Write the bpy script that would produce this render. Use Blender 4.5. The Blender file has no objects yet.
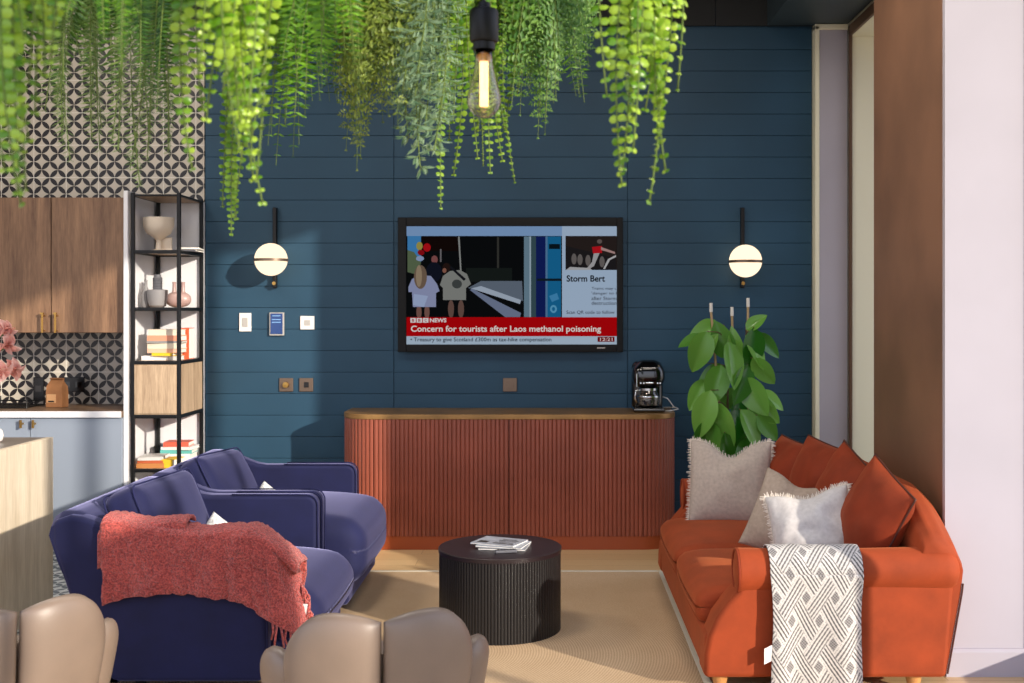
import bpy, bmesh, math, random
from mathutils import Vector, Matrix, noise
PI = math.pi
R = math.radians
random.seed(7)
S = bpy.context.scene
COL = S.collection
HC, F = 1.5, 1150.0            # camera height, focal length in pixels


def at(px, py, Y):
    """point at depth Y seen along a sight line"""
    return Vector(((px - 552) * Y / F, Y, HC - (py - 309) * Y / F))


# ------------------------------------------------------------------ materials
def lin(c):
    c = c / 255.0
    return c / 12.92 if c <= 0.04045 else ((c + 0.055) / 1.055) ** 2.4


def rgb(t):
    return (lin(t[0]), lin(t[1]), lin(t[2]), 1.0)


class NT:
    def __init__(self, name):
        self.m = bpy.data.materials.new(name)
        self.m.use_nodes = True
        self.t = self.m.node_tree
        self.b = self.t.nodes['Principled BSDF']
        self.out = self.t.nodes['Material Output']

    def n(self, typ, **kw):
        o = self.t.nodes.new(typ)
        for k, v in kw.items():
            setattr(o, k, v)
        return o

    def l(self, a, b):
        self.t.links.new(a, b)

    def math(self, op, a, b=None, c=None):
        o = self.n('ShaderNodeMath', operation=op)
        for i, v in enumerate((a, b, c)):
            if v is None:
                continue
            if isinstance(v, (int, float)):
                o.inputs[i].default_value = v
            else:
                self.l(v, o.inputs[i])
        return o.outputs[0]

    def coords(self, scale=(1, 1, 1), rot=(0, 0, 0), kind='Object'):
        tc = self.n('ShaderNodeTexCoord')
        mp = self.n('ShaderNodeMapping')
        mp.inputs['Scale'].default_value = scale
        mp.inputs['Rotation'].default_value = rot
        self.l(tc.outputs[kind], mp.inputs[0])
        return mp.outputs[0]

    def noise(self, vec, scale, detail=3, rough=.5):
        o = self.n('ShaderNodeTexNoise')
        o.inputs['Scale'].default_value = scale
        o.inputs['Detail'].default_value = detail
        o.inputs['Roughness'].default_value = rough
        if vec is not None:
            self.l(vec, o.inputs['Vector'])
        return o.outputs['Fac']

    def ramp(self, fac, stops):
        o = self.n('ShaderNodeValToRGB')
        e = o.color_ramp.elements
        while len(e) < len(stops):
            e.new(.5)
        for el, (p, c) in zip(e, stops):
            el.position = p
            el.color = rgb(c)
        self.l(fac, o.inputs[0])
        return o.outputs[0]

    def mix(self, fac, a, b):
        o = self.n('ShaderNodeMix', data_type='RGBA')
        for sock, v in ((o.inputs[0], fac), (o.inputs[6], a), (o.inputs[7], b)):
            if isinstance(v, (int, float)):
                sock.default_value = v
            elif isinstance(v, tuple):
                sock.default_value = rgb(v)
            else:
                self.l(v, sock)
        return o.outputs[2]

    def bump(self, h, strength, dist=.01):
        o = self.n('ShaderNodeBump')
        o.inputs['Strength'].default_value = strength
        o.inputs['Distance'].default_value = dist
        self.l(h, o.inputs['Height'])
        self.l(o.outputs[0], self.b.inputs['Normal'])

    def base(self, c):
        if isinstance(c, tuple):
            self.b.inputs['Base Color'].default_value = rgb(c)
        else:
            self.l(c, self.b.inputs['Base Color'])

    def set(self, **kw):
        for k, v in kw.items():
            self.b.inputs[k.replace('_', ' ')].default_value = v
        return self


def mat(name, c, rough=.5, metal=0., var=None, bump=None, sheen=0., sheen_tint=None, coat=0., spec=.5):
    t = NT(name)
    t.set(Roughness=rough, Metallic=metal)
    t.b.inputs['Specular IOR Level'].default_value = spec
    v = t.coords()
    if var:
        f = t.noise(v, var[0], 4)
        a = var[1]
        lo = tuple(max(0, x * (1 - a)) for x in c)
        hi = tuple(min(255, x * (1 + a)) for x in c)
        t.base(t.ramp(f, [(.3, lo), (.7, hi)]))
    else:
        t.base(c)
    if bump:
        t.bump(t.noise(v, bump[0], 4), bump[1], bump[2] if len(bump) > 2 else .01)
    if sheen:
        t.b.inputs['Sheen Weight'].default_value = sheen
        t.b.inputs['Sheen Roughness'].default_value = .35
        t.b.inputs['Sheen Tint'].default_value = rgb(sheen_tint or c)
    if coat:
        t.b.inputs['Coat Weight'].default_value = coat
    return t.m


def emat(name, c, strength=1.0):
    t = NT(name)
    t.base((0, 0, 0))
    t.b.inputs['Emission Color'].default_value = rgb(c)
    t.b.inputs['Emission Strength'].default_value = strength
    t.set(Roughness=.6)
    t.b.inputs['Specular IOR Level'].default_value = .0
    return t.m


def wood(name, dark, light, scale=(9, 9, .9), rough=.5, rot=(0, 0, 0)):
    t = NT(name)
    v = t.coords(scale, rot)
    f1 = t.noise(v, 2.2, 6, .65)
    f2 = t.noise(t.coords(tuple(s * 3.5 for s in scale), rot), 4., 3, .6)
    f = t.math('ADD', t.math('MULTIPLY', f1, .65), t.math('MULTIPLY', f2, .35))
    t.base(t.ramp(f, [(.33, dark), (.66, light)]))
    t.set(Roughness=rough)
    t.bump(f2, .08, .004)
    return t.m


def leafmat(name, lo, hi, trans=.35, rough=.45):
    t = NT(name)
    g = t.n('ShaderNodeNewGeometry')
    c = t.ramp(g.outputs['Random Per Island'], [(0., lo), (1., hi)])
    t.base(c)
    t.set(Roughness=rough)
    tr = t.n('ShaderNodeBsdfTranslucent')
    t.l(c, tr.inputs[0])
    mx = t.n('ShaderNodeMixShader')
    mx.inputs[0].default_value = trans
    t.l(t.b.outputs[0], mx.inputs[1])
    t.l(tr.outputs[0], mx.inputs[2])
    t.l(mx.outputs[0], t.out.inputs[0])
    return t.m


M = {}


def velvet(name, c, hi, sheen):
    t = NT(name)
    v = t.coords()
    f = t.noise(v, 7, 4, .6)
    t.base(t.ramp(f, [(.3, tuple(x * .9 for x in c)), (.72, tuple(min(255, x * 1.07) for x in c))]))
    t.set(Roughness=.75)
    t.b.inputs['Specular IOR Level'].default_value = .25
    t.b.inputs['Sheen Weight'].default_value = sheen
    t.b.inputs['Sheen Roughness'].default_value = .4
    t.b.inputs['Sheen Tint'].default_value = rgb(hi)
    t.bump(t.noise(v, 260, 2), .12, .002)
    return t.m


def tilemat(name, dark, light, s, tile, grout, rough=.35, plane='xz'):
    t = NT(name)
    tc = t.n('ShaderNodeTexCoord')
    sp = t.n('ShaderNodeSeparateXYZ')
    t.l(tc.outputs['Object'], sp.inputs[0])
    x = sp.outputs[0]
    z = sp.outputs[2 if plane == 'xz' else 1]
    k = 1 / (math.sqrt(2) * s)
    u = t.math('MULTIPLY', t.math('ADD', x, z), k)
    w = t.math('MULTIPLY', t.math('SUBTRACT', x, z), k)
    fu = t.math('ABSOLUTE', t.math('SUBTRACT', t.math('FRACT', u), .5))
    fv = t.math('ABSOLUTE', t.math('SUBTRACT', t.math('FRACT', w), .5))
    a = t.math('MAXIMUM', fu, fv)
    b = t.math('MINIMUM', fu, fv)
    ia = t.math('SUBTRACT', 1.0, a)
    d = t.math('ADD', t.math('MULTIPLY', ia, ia), t.math('MULTIPLY', b, b))
    pet = t.math('LESS_THAN', d, .485)
    c = t.mix(pet, light, dark)
    gx = t.math('LESS_THAN', t.math('FRACT', t.math('DIVIDE', x, tile)), .016)
    gz = t.math('LESS_THAN', t.math('FRACT', t.math('DIVIDE', z, tile)), .016)
    c = t.mix(t.math('MAXIMUM', gx, gz), c, grout)
    t.base(c)
    t.set(Roughness=rough)
    return t.m


# ------------------------------------------------------------------ meshes
class MB:
    def __init__(self):
        self.v, self.f = [], []

    def add(self, vs, fs):
        o = len(self.v)
        self.v += [tuple(p) for p in vs]
        self.f += [tuple(i + o for i in f) for f in fs]
        return self

    def box(self, x0, x1, y0, y1, z0, z1):
        vs = [(x, y, z) for x in (x0, x1) for y in (y0, y1) for z in (z0, z1)]
        return self.add(vs, [(0, 1, 3, 2), (4, 6, 7, 5), (0, 4, 5, 1), (2, 3, 7, 6), (0, 2, 6, 4), (1, 5, 7, 3)])

    def prism(self, poly, axis, a0, a1):
        """polygon in the two other axes (in order), extruded along axis"""
        def mk(p, a):
            return (a, p[0], p[1]) if axis == 0 else (p[0], a, p[1]) if axis == 1 else (p[0], p[1], a)
        n = len(poly)
        vs = [mk(p, a0) for p in poly] + [mk(p, a1) for p in poly]
        fs = [tuple(range(n))[::-1], tuple(range(n, 2 * n))]
        fs += [(i, (i + 1) % n, (i + 1) % n + n, i + n) for i in range(n)]
        return self.add(vs, fs)

    def tube(self, path, r, n=8, cap=True, closed=False):
        path = [Vector(p) for p in path]
        m = len(path)
        rs = r if isinstance(r, (list, tuple)) else [r] * m
        vs = []
        prev = None
        for i, p in enumerate(path):
            a = path[(i - 1) % m] if (closed or i > 0) else p
            b = path[(i + 1) % m] if (closed or i < m - 1) else p
            t = (b - a).normalized() if (b - a).length > 1e-9 else Vector((0, 0, 1))
            if prev is None:
                ref = Vector((0, 0, 1)) if abs(t.z) < .9 else Vector((1, 0, 0))
                s = t.cross(ref).normalized()
            else:
                s = (prev - t * prev.dot(t))
                s = s.normalized() if s.length > 1e-6 else t.orthogonal().normalized()
            prev = s
            q = t.cross(s)
            for k in range(n):
                an = 2 * PI * k / n
                vs.append(p + (s * math.cos(an) + q * math.sin(an)) * rs[i])
        fs = []
        for i in range(m if closed else m - 1):
            j = (i + 1) % m
            for k in range(n):
                l = (k + 1) % n
                fs.append((i * n + k, i * n + l, j * n + l, j * n + k))
        if cap and not closed:
            fs += [tuple(range(n))[::-1], tuple((m - 1) * n + k for k in range(n))]
        return self.add(vs, fs)

    def lathe(self, prof, c=(0, 0, 0), n=32, cap=True):
        """profile of (radius, z) around z"""
        vs = [(c[0] + r * math.cos(2 * PI * k / n), c[1] + r * math.sin(2 * PI * k / n), c[2] + z) for r, z in prof for k in range(n)]
        fs = []
        for i in range(len(prof) - 1):
            for k in range(n):
                l = (k + 1) % n
                fs.append((i * n + k, i * n + l, (i + 1) * n + l, (i + 1) * n + k))
        if cap:
            fs += [tuple(range(n))[::-1], tuple((len(prof) - 1) * n + k for k in range(n))]
        return self.add(vs, fs)

    def grid(self, fn, nu, nv, closed_u=False):
        vs = [fn(i / nu, j / nv) for j in range(nv + 1) for i in range(nu + (0 if closed_u else 1))]
        w = nu if closed_u else nu + 1
        fs = []
        for j in range(nv):
            for i in range(nu):
                k = (i + 1) % w
                fs.append((j * w + i, j * w + k, (j + 1) * w + k, (j + 1) * w + i))
        return self.add(vs, fs)

    def puff(self, sx, sy, sz, r, puff=(0, 0, 0), n=14, mat=None, fn=None):
        """soft box centred on the origin, faces swelling outwards"""
        h = Vector((sx / 2, sy / 2, sz / 2))
        key, vs, fs = {}, [], []

        def vert(p):
            k = tuple(round(c, 5) for c in p)
            if k in key:
                return key[k]
            q = Vector((p[0] * h.x, p[1] * h.y, p[2] * h.z))
            inn = Vector([max(-(h[i] - r), min(h[i] - r, q[i])) for i in range(3)])
            d = q - inn
            if d.length > 1e-9:
                q = inn + d.normalized() * r
            for i in range(3):
                j, l = (i + 1) % 3, (i + 2) % 3
                w = (1 - p[j] ** 2) * (1 - p[l] ** 2)
                q[i] += puff[i] * w * p[i]
            if fn:
                q = fn(q)
            if mat:
                q = mat @ q
            key[k] = len(vs)
            vs.append(q)
            return key[k]
        g = [math.sin(PI / 2 * (2 * i / n - 1)) * .35 + (2 * i / n - 1) * .65 for i in range(n + 1)]
        for ax in range(3):
            for sg in (-1, 1):
                for i in range(n):
                    for j in range(n):
                        quad = []
                        for (a, b) in ((i, j), (i + 1, j), (i + 1, j + 1), (i, j + 1)):
                            p = [0, 0, 0]
                            p[ax] = sg
                            p[(ax + 1) % 3] = g[a]
                            p[(ax + 2) % 3] = g[b]
                            quad.append(vert(p))
                        fs.append(tuple(quad if sg > 0 else quad[::-1]))
        return self.add(vs, fs)

    def map(self, fn):
        self.v = [tuple(fn(Vector(p))) for p in self.v]
        return self

    def build(self, name, m, parent=None, smooth=None, bevel=0., seg=3, sub=0, world=True, angle=35):
        me = bpy.data.meshes.new(name)
        vs = self.v
        if parent is not None and world:
            inv = abs_matrix(parent).inverted()
            vs = [tuple(inv @ Vector(p)) for p in vs]
        me.from_pydata(vs, [], self.f)
        me.update()
        bm = bmesh.new()
        bm.from_mesh(me)
        bmesh.ops.recalc_face_normals(bm, faces=bm.faces)
        bm.to_mesh(me)
        bm.free()
        o = bpy.data.objects.new(name, me)
        COL.objects.link(o)
        if m is not None:
            me.materials.append(M[m] if isinstance(m, str) else m)
        if parent is not None:
            o.parent = parent
        if smooth is None:
            smooth = bevel > 0 or sub > 0
        if smooth:
            me.shade_smooth()
            if smooth == 'angle':
                me.set_sharp_from_angle(angle=R(angle))
        if bevel:
            b = o.modifiers.new('b', 'BEVEL')
            b.width = bevel
            b.segments = seg
            b.limit_method = 'ANGLE'
            b.angle_limit = R(30)
            w = o.modifiers.new('w', 'WEIGHTED_NORMAL')
            w.keep_sharp = True
        if sub:
            b = o.modifiers.new('s', 'SUBSURF')
            b.levels = b.render_levels = sub
        return o


def abs_matrix(o):
    m = o.matrix_basis.copy()
    while o.parent is not None:
        o = o.parent
        m = o.matrix_basis @ m
    return m


def tag(o, label, cat, group=None, kind=None):
    o['label'] = label
    o['category'] = cat
    if group:
        o['group'] = group
    if kind:
        o['kind'] = kind
    return o


def thing(name, label, cat, loc=(0, 0, 0), mtx=None, group=None):
    o = bpy.data.objects.new(name, None)
    COL.objects.link(o)
    if mtx is not None:
        o.matrix_basis = Matrix.Translation(Vector(loc)) @ mtx.to_4x4()
    else:
        o.location = loc
        o.matrix_basis = Matrix.Translation(Vector(loc))
    o.empty_display_size = .05
    return tag(o, label, cat, group)


def struct(o):
    o['kind'] = 'structure'
    return o


def rot(rz=0, rx=0, roll=0):
    """roll in the face plane, then lean, then turn (degrees)"""
    return Matrix.Rotation(R(rz), 3, 'Z') @ Matrix.Rotation(R(rx), 3, 'X') @ Matrix.Rotation(R(roll), 3, 'Y')


def circ(cx, cz, r, a0, a1, n):
    return [(cx + r * math.cos(R(a0 + (a1 - a0) * i / n)), cz + r * math.sin(R(a0 + (a1 - a0) * i / n))) for i in range(n + 1)]


def dup(root, loc, mtx=None, label=None, group=None):
    r = root.copy()
    COL.objects.link(r)
    r.matrix_basis = Matrix.Translation(Vector(loc)) @ (mtx.to_4x4() if mtx else Matrix())
    if label:
        r['label'] = label
    if group:
        r['group'] = group
    for ch in list(root.children):
        c = ch.copy()
        COL.objects.link(c)
        c.parent = r
        for g in list(ch.children):
            d = g.copy()
            COL.objects.link(d)
            d.parent = c
    return r


def mkmats():
    M['wall_blue'] = mat('blue_boards', (43, 74, 96), .45, var=(1.3, .07), spec=.26)
    M['black_paint'] = mat('black_paint', (9, 11, 13), .6)
    M['soffit'] = mat('teal_grey_paint', (52, 66, 72), .5)
    M['white_wall'] = mat('white_wall', (174, 169, 178), .7, var=(2, .02))
    M['cream_wall'] = mat('cream_reveal', (238, 234, 206), .7)
    M['brown_col'] = mat('bronze_column', (126, 92, 70), .5, var=(2.2, .1), bump=(5, .05))
    M['brown_trim'] = mat('brown_trim', (92, 66, 44), .45)
    M['tile'] = tilemat('petal_tiles', (24, 18, 20), (196, 187, 172), .0763, .2158, (225, 222, 214))
    M['floor_tile'] = tilemat('floor_petals', (62, 72, 80), (205, 208, 208), .0763, .2158, (225, 225, 220), plane='xy')
    t = NT('oak_planks')
    v = t.coords((1, 1, 1))
    br = t.n('ShaderNodeTexBrick')
    t.l(v, br.inputs['Vector'])
    br.inputs['Scale'].default_value = 1
    br.inputs['Brick Width'].default_value = 1.6
    br.inputs['Row Height'].default_value = .16
    br.inputs['Mortar Size'].default_value = .0016
    br.inputs['Color1'].default_value = rgb((226, 197, 150))
    br.inputs['Color2'].default_value = rgb((208, 176, 128))
    br.inputs['Mortar'].default_value = rgb((150, 118, 80))
    f = t.noise(t.coords((1.2, 16, 16)), 3, 5, .6)
    t.base(t.mix(t.math('MULTIPLY', f, .45), br.outputs[0], (190, 150, 100)))
    t.set(Roughness=.4)
    M['oak_floor'] = t.m
    # jute rug
    t = NT('jute_rug')
    v = t.coords()
    w1 = t.n('ShaderNodeTexWave', wave_type='RINGS', rings_direction='SPHERICAL')
    w1.inputs['Scale'].default_value = 26
    w1.inputs['Distortion'].default_value = 1.2
    w1.inputs['Detail Scale'].default_value = 3
    t.l(v, w1.inputs['Vector'])
    n1 = t.noise(v, 320, 2)
    n2 = t.noise(v, 1.6, 3)
    f = t.math('ADD', t.math('MULTIPLY', w1.outputs['Fac'], .22), t.math('MULTIPLY', n1, .45))
    f = t.math('ADD', f, t.math('MULTIPLY', n2, .3))
    t.base(t.ramp(f, [(.25, (164, 132, 96)), (.8, (222, 194, 158))]))
    t.set(Roughness=.9)
    t.bump(n1, .4, .004)
    M['rug'] = t.m
    M['rug_edge'] = mat('rug_binding', (214, 205, 184), .8, bump=(200, .2))
    M['cab_wood'] = wood('walnut_front', (88, 62, 46), (150, 116, 88), (10, 10, .8))
    M['counter_wood'] = wood('worktop_oak', (92, 70, 52), (132, 104, 80), (.9, 9, 9), .35)
    M['box_wood'] = wood('pale_oak', (138, 112, 88), (204, 178, 148), (14, 14, .9))
    M['island'] = wood('island_oak', (196, 180, 156), (232, 218, 196), (6, 6, .6), .55)
    M['island_top'] = mat('island_top', (120, 112, 106), .35)
    M['cab_blue'] = mat('blue_grey_lacquer', (140, 150, 165), .45)
    M['white_lac'] = mat('white_lacquer', (226, 226, 230), .4)
    M['brass'] = mat('brass', (190, 150, 84), .3, 1.0)
    M['old_brass'] = mat('bronze_plate', (122, 104, 90), .4, .7)
    M['bronze_rim'] = mat('bronze_rim', (158, 120, 72), .38, .5, var=(5, .12))
    M['black_metal'] = mat('black_metal', (14, 14, 16), .45, .3)
    M['bezel_black'] = mat('bezel_black', (5, 5, 6), .5, spec=.25)
    M['black_gloss'] = mat('black_gloss', (8, 8, 10), .12, coat=.6)
    M['chrome'] = mat('chrome', (205, 208, 212), .15, 1.)
    M['flute_red'] = mat('terracotta_lacquer', (146, 78, 60), .3, var=(3, .08))
    M['plinth_red'] = mat('plinth_lacquer', (164, 78, 42), .35)
    M['table_black'] = mat('black_stain', (24, 22, 22), .38)
    M['table_top'] = mat('black_brown_top', (34, 24, 27), .35, var=(4, .15))
    M['blue_velvet'] = velvet('navy_velvet', (28, 31, 68), (175, 175, 225), .6)
    M['blue_pipe'] = velvet('navy_piping', (32, 34, 74), (110, 115, 170), .3)
    M['orange_velvet'] = velvet('rust_velvet', (150, 62, 29), (255, 160, 105), .3)
    M['orange_dark'] = velvet('rust_cushion', (132, 50, 24), (255, 150, 95), .3)
    M['pipe_brown'] = mat('brown_piping', (74, 32, 20), .6)
    M['linen'] = mat('linen_cushion', (186, 172, 160), .9, var=(60, .05), bump=(420, .3, .003))
    M['linen_beige'] = mat('beige_linen', (172, 154, 138), .9, var=(60, .05), bump=(420, .3, .003))
    M['linen_white'] = mat('white_linen', (204, 199, 196), .9, var=(60, .04), bump=(420, .3, .003))
    M['fringe'] = mat('fringe_cotton', (228, 218, 206), .95)
    M['silver'] = mat('silver_fabric', (214, 216, 214), .55, var=(60, .2), bump=(120, .6))
    t = NT('red_boucle')
    v = t.coords()
    n1 = t.noise(v, 135, 3, .65)
    n2 = t.noise(v, 9, 3)
    f = t.math('ADD', t.math('MULTIPLY', n1, .85), t.math('MULTIPLY', n2, .15))
    t.base(t.ramp(f, [(.36, (140, 34, 32)), (.62, (226, 100, 88))]))
    t.set(Roughness=.95)
    t.b.inputs['Sheen Weight'].default_value = .3
    t.bump(n1, .9, .02)
    M['boucle'] = t.m
    t = NT('woven_throw')
    a = t.n('ShaderNodeVertexColor', layer_name='weave')
    t.base(a.outputs[0])
    t.set(Roughness=.95)
    t.bump(t.noise(t.coords(), 500, 2), .3, .002)
    M['weave'] = t.m
    M['leather'] = mat('tan_leather', (132, 114, 100), .42, var=(5, .05), bump=(160, .06, .003))
    M['leg_black'] = mat('leg_black', (22, 20, 20), .4, .5)
    M['leg_wood'] = wood('leg_oak', (170, 110, 60), (214, 158, 96), (9, 9, 2))
    M['opal'] = emat('opal_glass_lit', (255, 228, 192), 1.4)
    M['glow'] = emat('filament_glow', (255, 198, 140), 3.2)
    M['porcelain'] = mat('cream_ceramic', (222, 208, 190), .5)
    M['grey_ceramic'] = mat('grey_ceramic', (132, 130, 132), .55)
    M['dgrey_ceramic'] = mat('dark_grey_ceramic', (92, 92, 98), .55)
    M['pink_ceramic'] = mat('mauve_ceramic', (172, 142, 136), .35)
    M['paper'] = mat('paper', (236, 232, 224), .8)
    M['kraft'] = mat('kraft_paper', (158, 108, 68), .8, var=(14, .06), bump=(30, .2))
    M['kraft_label'] = mat('kraft_label', (206, 158, 112), .8)
    M['black_text'] = mat('print_black', (38, 26, 22), .8)
    M['socket_black'] = mat('socket_black', (16, 15, 17), .25)
    M['white_plastic'] = mat('white_plastic', (232, 228, 224), .35)
    M['grey_plastic'] = mat('grey_plastic', (176, 172, 168), .4)
    M['reader_blue'] = mat('reader_blue', (22, 58, 120), .15, coat=.5)
    M['reader_line'] = mat('reader_line', (120, 165, 215), .3)
    M['pot'] = mat('pot', (58, 58, 60), .6)
    M['soil'] = mat('soil', (40, 28, 20), .95)
    M['bark'] = mat('bark', (104, 84, 56), .8)
    M['cane'] = mat('cane', (176, 150, 110), .7)
    M['tip'] = mat('stake_tip', (226, 224, 216), .6)
    M['rubber_leaf'] = leafmat('rubber_leaf', (40, 112, 30), (136, 194, 84), .3, .22)  # pale end of the range paints gloss highlights into some leaves
    M['bead_bright'] = leafmat('bead_leaf_bright', (82, 134, 16), (178, 208, 70), .35, .3)
    M['bead_mid'] = leafmat('bead_leaf_mid', (70, 122, 20), (150, 184, 56), .3)
    M['fern_bright'] = leafmat('fern_bright', (44, 104, 12), (126, 180, 34), .35)
    M['fern_mid'] = leafmat('fern_mid', (30, 74, 14), (88, 134, 32), .3)
    M['fern_olive'] = leafmat('fern_olive', (74, 102, 28), (148, 164, 66), .3)
    M['fern_lace'] = leafmat('fern_lace', (54, 102, 32), (118, 158, 66), .3)
    M['needle_grey'] = leafmat('needle_grey', (78, 116, 84), (156, 182, 146), .3)
    M['needle_green'] = leafmat('needle_green', (84, 124, 62), (150, 176, 100), .35)
    M['stem_green'] = mat('stem_green', (96, 116, 44), .7)
    M['petal'] = leafmat('pink_petal', (226, 160, 146), (246, 206, 196), .3, .6)
    t = NT('clear_glass')
    t.base((255, 246, 236))
    t.set(Roughness=.0, IOR=1.45)
    t.b.inputs['Transmission Weight'].default_value = 1.
    M['glass'] = t.m
mkmats()
WY = 7.66            # back wall plane

# ================================================================== the room
def room():
    # floor
    f = MB().box(-5.2, 2.6, -1.5, 8.0, -.06, 0).build('floor', 'oak_floor')
    struct(f)
    k = MB().box(-5.2, -1.98, 4.9, 7.6, 0, .006).build('trim_1', 'floor_tile')      # patterned tiles of the kitchen floor
    struct(k)
    # blue boarded wall
    mb = MB()
    x0, x1 = -2.312, 1.732
    top, p = 3.372, .1433
    cuts = [x0, -1.053, .503, x1]
    z = top
    while z > 0:
        zb = max(0., z - p)
        for a, b in zip(cuts[:-1], cuts[1:]):
            mb.box(a + .0015, b - .0015, WY, WY + .03, zb + .0008, z - .0008)
        z -= p
    o = mb.build('wall_back', 'wall_blue', bevel=.002, seg=1)
    struct(o)
    struct(MB().box(x0, x1, WY + .012, WY + .2, 0, 3.4).build('wall_core', 'wall_blue'))
    # dark void above the boards, black ceiling, teal bulkhead
    mb = MB()
    for a, b in ((-2.4, -.6), (-.594, 1.085), (1.091, 1.96)):
        mb.box(a, b, WY - .01, WY + .1, 3.385, 3.95)
    struct(mb.build('wall_upper', 'black_paint'))
    struct(MB().box(-5.2, 2.6, .6, 7.9, 3.95, 4.05).build('ceiling', 'black_paint'))
    struct(MB().box(1.43, 1.96, 4.0, WY - .012, 3.385, 3.949).build('ceiling_soffit', 'soffit', bevel=.004, seg=1))
    # tiled kitchen wall
    struct(MB().box(-5.2, -2.316, WY, WY + .2, 0, 3.95).build('wall_kitchen', 'tile'))
    struct(MB().box(-5.2, -5.0, 4.0, WY, 0, 3.95).build('wall_left', 'white_wall'))
    # right side: pilaster on the back wall, recessed window, bronze column, white wall end
    mb = MB().box(1.745, 1.955, WY - .06, WY + .1, 0, 3.384)
    struct(mb.build('trim_2', 'white_wall', bevel=.006, seg=2))
    mb = MB().box(1.735, 1.765, WY - .075, WY + .05, 0, 3.37).box(1.735, 1.955, WY - .075, WY - .0, 3.345, 3.382)
    struct(mb.build('trim_3', 'cream_wall', bevel=.004, seg=1))
    # recess of the window behind the column: far reveal, head, sill; opening y 5.75..7.58
    mb = MB()
    mb.box(1.975, 2.5, 7.59, 7.9, 0, 3.95)
    mb.box(1.975, 2.5, 5.6, 7.59, 3.30, 3.95)
    mb.box(1.975, 2.5, 5.6, 7.59, 0, .30)
    struct(mb.build('wall_right', 'cream_wall'))
    mb = MB().box(1.956, 1.975, 7.56, 7.59, 0, 3.37).box(1.956, 1.975, 5.77, 7.59, 3.30, 3.37)
    struct(mb.build('trim_4', 'brown_trim', bevel=.003, seg=1))
    mb = MB()
    for y in (5.75, 6.66, 7.55):
        mb.box(2.36, 2.42, y - .03, y + .03, .30, 3.30)
    for z in (.32, 3.28):
        mb.box(2.36, 2.42, 5.75, 7.55, z - .02, z + .02)
    struct(mb.build('window_1', 'brown_trim', bevel=.004, seg=1))
    # column and wall end
    struct(MB().box(2.5, 4.3, 5.2, 5.76, -.06, 4.6).build('sun_block_fin', 'white_wall'))  # unseen fin added outside to keep direct sun out of the recessed window
    struct(MB().box(1.611, 2.5, 4.735, 5.76, 0, 3.95).build('column', 'brown_col', bevel=.004, seg=1))
    struct(MB().box(1.608, 2.5, 4.705, 4.735, 0, 3.95).build('wall_end', 'white_wall'))
    mb = MB().prism([(4.687, .0), (4.705, .0), (4.705, .112), (4.697, .112), (4.687, .10)], 0, 1.608, 2.5)
    struct(mb.build('baseboard_right', 'white_wall'))
    # window wall on the right, out of frame: piers, head, mullions
    mb = MB()
    for y0, y1 in SOLID:
        mb.box(2.02, 2.3, y0, y1, 0, 3.95)
    for y0, y1 in OPEN:
        mb.box(2.02, 2.3, y0, y1, 3.7, 3.95)
        mb.box(2.02, 2.3, y0, y1, 0, 2.05 if y0 == .72 else .12)  # middle bay's high sill is added to shade the near armchair
    struct(mb.build('wall_side', 'white_wall'))
    mb = MB()
    for y0, y1 in OPEN:
        n = max(1, round((y1 - y0) / 1.0))
        for i in range(n + 1):
            y = y0 + (y1 - y0) * i / n
            mb.box(2.12, 2.18, y - .025, y + .025, 2.05 if y0 == .72 else .12, 3.7)
        for z in ((2.08, 3.67) if y0 == .72 else (.15, 3.67)):
            mb.box(2.12, 2.18, y0, y1, z - .025, z + .025)
    struct(mb.build('window_2', 'brown_trim'))


SOLID = [(-1.5, -1.2), (4.62, 4.70)]
OPEN = [(-1.2, .72), (.72, 1.4), (1.4, 4.62)]
room()


# ================================================================== kitchen
def bar_handle(x, y, z0, z1, par):
    mb = MB().tube([(x, y - .035, z0), (x, y - .035, z1)], .007, 8)
    for z in (z0 + .012, z1 - .02):
        mb.tube([(x, y, z), (x, y - .035, z)], .005, 8)
    mb.box(x - .009, x + .009, y - .044, y - .026, z1 - .012, z1)
    mb.build('handle', 'brass', par, smooth='angle')


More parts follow.
